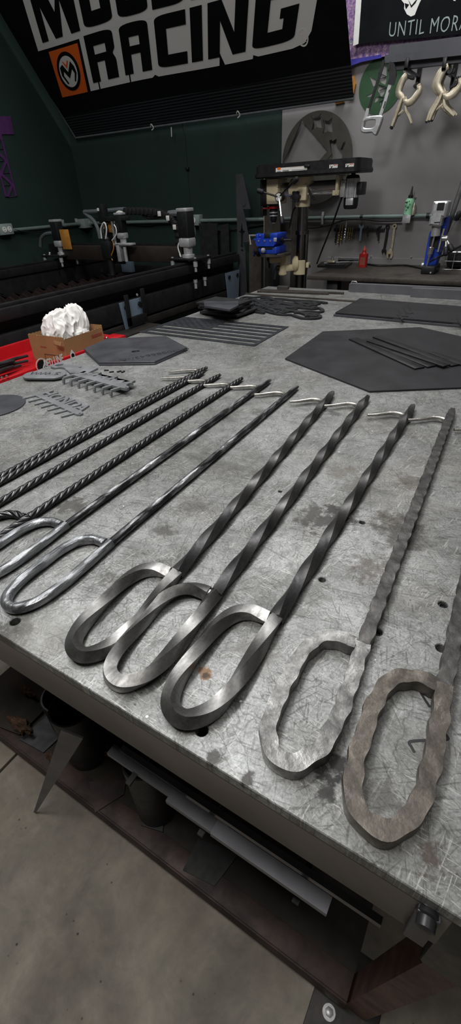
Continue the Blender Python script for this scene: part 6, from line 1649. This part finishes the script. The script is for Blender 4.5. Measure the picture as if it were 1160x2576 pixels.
# dark pole leaning in the right corner
A_ = P(1166, 455, y=2.72); C_ = P(1136, 545, y=2.70)
d = (A_ - C_); b = B(); obox(b, A_ + d * .15, C_ - d * ((C_.z - BZ - .003) / d.z), .022, .012, .001, up=Y_); tag(obj('flat_bar', b, M['blackmetal']), 'dark flat bar leaning on the wall behind the magnetic drill', 'steel bar')

# ================================================================ stock and scrap under the table
SZ = RZ - .0025
for nm, (u0, v0), (u1, v1), y, w, h, lab_ in (('square_tube', (270, 1893), (448, 1998), .050, .028, .028, 'grey box tube stub under the front edge of the table, shortest of the three at the shelf end'),
                                    ('square_tube', (416, 2014), (828, 2284), .050, .030, .034, 'long grey box tube slung under the front edge of the table'),):
    pass
TUBES = []
def utube(u0, v0, u1, v1, y, w, h, lab_, m):
    A_ = P(u0, v0, y=y); C_ = P(u1, v1, y=y); z = (A_.z + C_.z) / 2
    b = B(); hollow(b, (A_.x, y + w / 2, z), (C_.x, y + w / 2, z), w, h, .0015); TUBES.append(tag(obj('box_tube', b, m), lab_, 'steel tube', 'tubes slung under the table edge'))
utube(272, 1903, 452, 2018, .045, .015, .007, 'grey box tube under the table front, starting furthest toward the scrap end', M['tubegray'])
utube(418, 2020, 556, 2112, .032, .016, .008, 'grey box tube under the table front, middle and shortest visible piece', M['tubegray'])
utube(530, 2104, 822, 2300, .022, .016, .008, 'grey box tube under the table front, open end nearest the table corner', M['tubegray'])
utube(300, 1885, 955, 2336, .055, .008, .010, 'long thin grey tube lying behind the three box tubes under the table front', M['tubegray'])
b = B()
sr = thing('stock_hanger', 'dark hanger straps carrying the box tubes under the table front', 'hanger', (.9, .05, TZ - .3))
zz_ = P(418, 2020, y=.045).z
for x in (.78, .90, 1.03):
    zt_ = min(o_.location.z for o_ in TUBES) - .0045
    b = B(); box(b, (x - .004, .030, zt_), (x + .004, .40, zt_ + .004)); box(b, (x - .004, .396, zt_), (x + .004, .40, TZ - .0125)); obj('strap', b, M['rubber'], sr)
# scrap blade
A_ = P(182, 1850, z=.44); C_ = P(88, 2046, z=.004)
b = B(); ex = (A_ - C_); L_ = ex.length; ex.normalize(); side = Vector((.9, .35, 0)); side = (side - ex * side.dot(ex)).normalized(); nrm = ex.cross(side)
prism(b, [(0, -.003), (0, .003), (L_, .022), (L_, -.022)], C_ + Vector((0, 0, .003)), ex, side, nrm, .004); tag(obj('tapered_strip', b, M['tubegray'], smooth=False), 'long tapered steel strip leaning out from under the table to the floor', 'steel blade')
def scrap(name, pix, z, th, m, lab_, cat, tilt=0):
    b = B(); pts = tabpoly(pix, z); prism(b, pts, (0, 0, z), X_, Y_, Z_, th)
    if tilt:
        c = Vector((sum(p[0] for p in pts) / len(pts), sum(p[1] for p in pts) / len(pts), z)); b.transform(Matrix.Translation(c) @ Matrix.Rotation(tilt, 4, 'X') @ Matrix.Translation(-c))
    return tag(obj(name, b, m, smooth=False), lab_, cat, 'scrap on the lower shelf')
scrap('scrap_plate', [(240, 2046), (312, 2000), (318, 1965), (225, 1968)], SZ, .004, M['rusty'], 'brown triangular scrap plate overhanging the lower shelf lip', 'scrap')
scrap('scrap_plate', [(50, 1862), (110, 1895), (158, 1850), (120, 1800)], SZ, .004, M['black'], 'dark scrap plate lying on the lower shelf beside the tapered strip', 'scrap')
scrap('scrap_plate', [(0, 1830), (50, 1850), (110, 1790), (70, 1740), (0, 1740)], SZ + .0045, .004, M['shelf'], 'brown scrap sheet lying flat near the scrap end of the lower shelf', 'scrap')
scrap('scrap_plate', [(355, 2078), (410, 2095), (420, 2010), (370, 2000)], SZ, .005, M['black'], 'black rounded scrap plate under the box tubes', 'scrap')
scrap('scrap_plate', [(460, 2190), (540, 2230), (600, 2150), (500, 2110)], SZ, .003, M['rubber'], 'black scrap sheet lying under the middle box tube', 'scrap')
q = P(385, 2030, z=.3); 
b = B(); lathe(b, (P(383, 2050, z=SZ).x, P(383, 2050, z=SZ).y + .02, SZ + .0056), Z_, [(0, .045), (.22, .045), (.22, .041), (.02, .041)], 28); tag(obj('steel_pipe', b, M['black']), 'black upright pipe stub standing under the box tubes', 'pipe')
q = P(190, 1930, z=SZ); b = B(); lathe(b, (q.x, q.y + .05, SZ + .0003), Z_, [(0, .050), (.002, .053), (.20, .053), (.20, .049), (.01, .049)], 30); tag(obj('steel_can', b, M['black']), 'large black can standing beside the tapered strip', 'can')
q = P(95, 1790, z=SZ + .1); b = B(); lathe(b, (q.x + .02, q.y + .06, SZ + .0094), Z_, [(0, .05), (.10, .05), (.10, .046), (.01, .046)], 26); tag(obj('steel_can', b, M['blackmetal']), 'short black can standing further in on the lower shelf', 'can')
for k, (u, v, r) in enumerate(((40, 1825, .030), (262, 1893, .022), (118, 1910, .014), (60, 1740, .02))):
    q = P(u, v, z=SZ + .03); b = B(); lump(b, (q.x, q.y + .01, SZ + .02), r, 20 + k, .5, 3, 1.4, .45, .6, 2.5, SZ + .005)
    tag(obj('rust_chunk', b, M['rustbits'], angle=20), ['jagged rusty chunk near the scrap end of the lower shelf', 'jagged rusty chunk just past the tapered strip', 'small rusty chunk beside the tapered strip', 'rusty chunk deepest in the scrap end of the shelf'][k], 'scrap', 'rusty chunks on the lower shelf')
b = B(); A_ = P(20, 1700, z=.62); box(b, (A_.x - .25, .10, .55), (A_.x - .02, .16, .60), .002); obox(b, (.10, .09, TZ - .14), (.40, .55, .20), .03, .004, .0); tag(obj('angle_scrap', b, M['rusty']), 'rusty strip stored slanting under the table at its scrap end', 'scrap')
# ================================================================ light and camera
def area(name, loc, size, power, rot=(0, 0, 0), colr=(1, 1, 1)):
    l = bpy.data.lights.new(name, 'AREA'); l.shape = 'RECTANGLE'; l.size = size[0]; l.size_y = size[1]; l.energy = power; l.color = colr
    o = bpy.data.objects.new(name, l); COL.objects.link(o); o.location = loc; o.rotation_euler = rot
    return o
area('shop_and_fill_light', (.3, .25, 2.45), (.30, 1.2), 32)
area('shop_and_fill_light', (.3, 2.05, ZC - .12), (1.3, .25), 28)
area('shop_and_fill_light', (.15, 2.42, 2.75), (.7, .15), 11)
area('shop_and_fill_light', (-1.1, .9, ZC - .12), (.3, 1.3), 21)  # added fill light, brightens the cutting table and left wall
area('shop_and_fill_light', (.5, -.4, ZC - .12), (1.6, .3), 42, colr=(1, .97, .93))  # added front fill, lifts the floor and the table apron
area('shop_and_fill_light', (1.9, .9, ZC - .12), (.3, 1.3), 6)  # weak fill added on the right to soften the contrast
w = bpy.data.worlds.new('room_air'); SC.world = w; w.use_nodes = True
w.node_tree.nodes['Background'].inputs[0].default_value = (.5, .52, .55, 1); w.node_tree.nodes['Background'].inputs[1].default_value = .05
cam = bpy.data.cameras.new('camera'); co = bpy.data.objects.new('camera', cam); COL.objects.link(co); SC.camera = co
cam.sensor_fit = 'VERTICAL'; cam.sensor_height = 36; cam.sensor_width = 36; cam.lens = 36 * FPX / 2576; cam.clip_start = .02; cam.clip_end = 60
m = Matrix(((RIGHT.x, -DOWN.x, -FWD.x, CAM.x), (RIGHT.y, -DOWN.y, -FWD.y, CAM.y), (RIGHT.z, -DOWN.z, -FWD.z, CAM.z), (0, 0, 0, 1)))
co.matrix_world = m
SC.view_settings.view_transform = 'Standard'; SC.view_settings.look = 'None'; SC.view_settings.gamma = 1; SC.view_settings.use_curve_mapping = False
SC.view_settings.exposure = -0.55
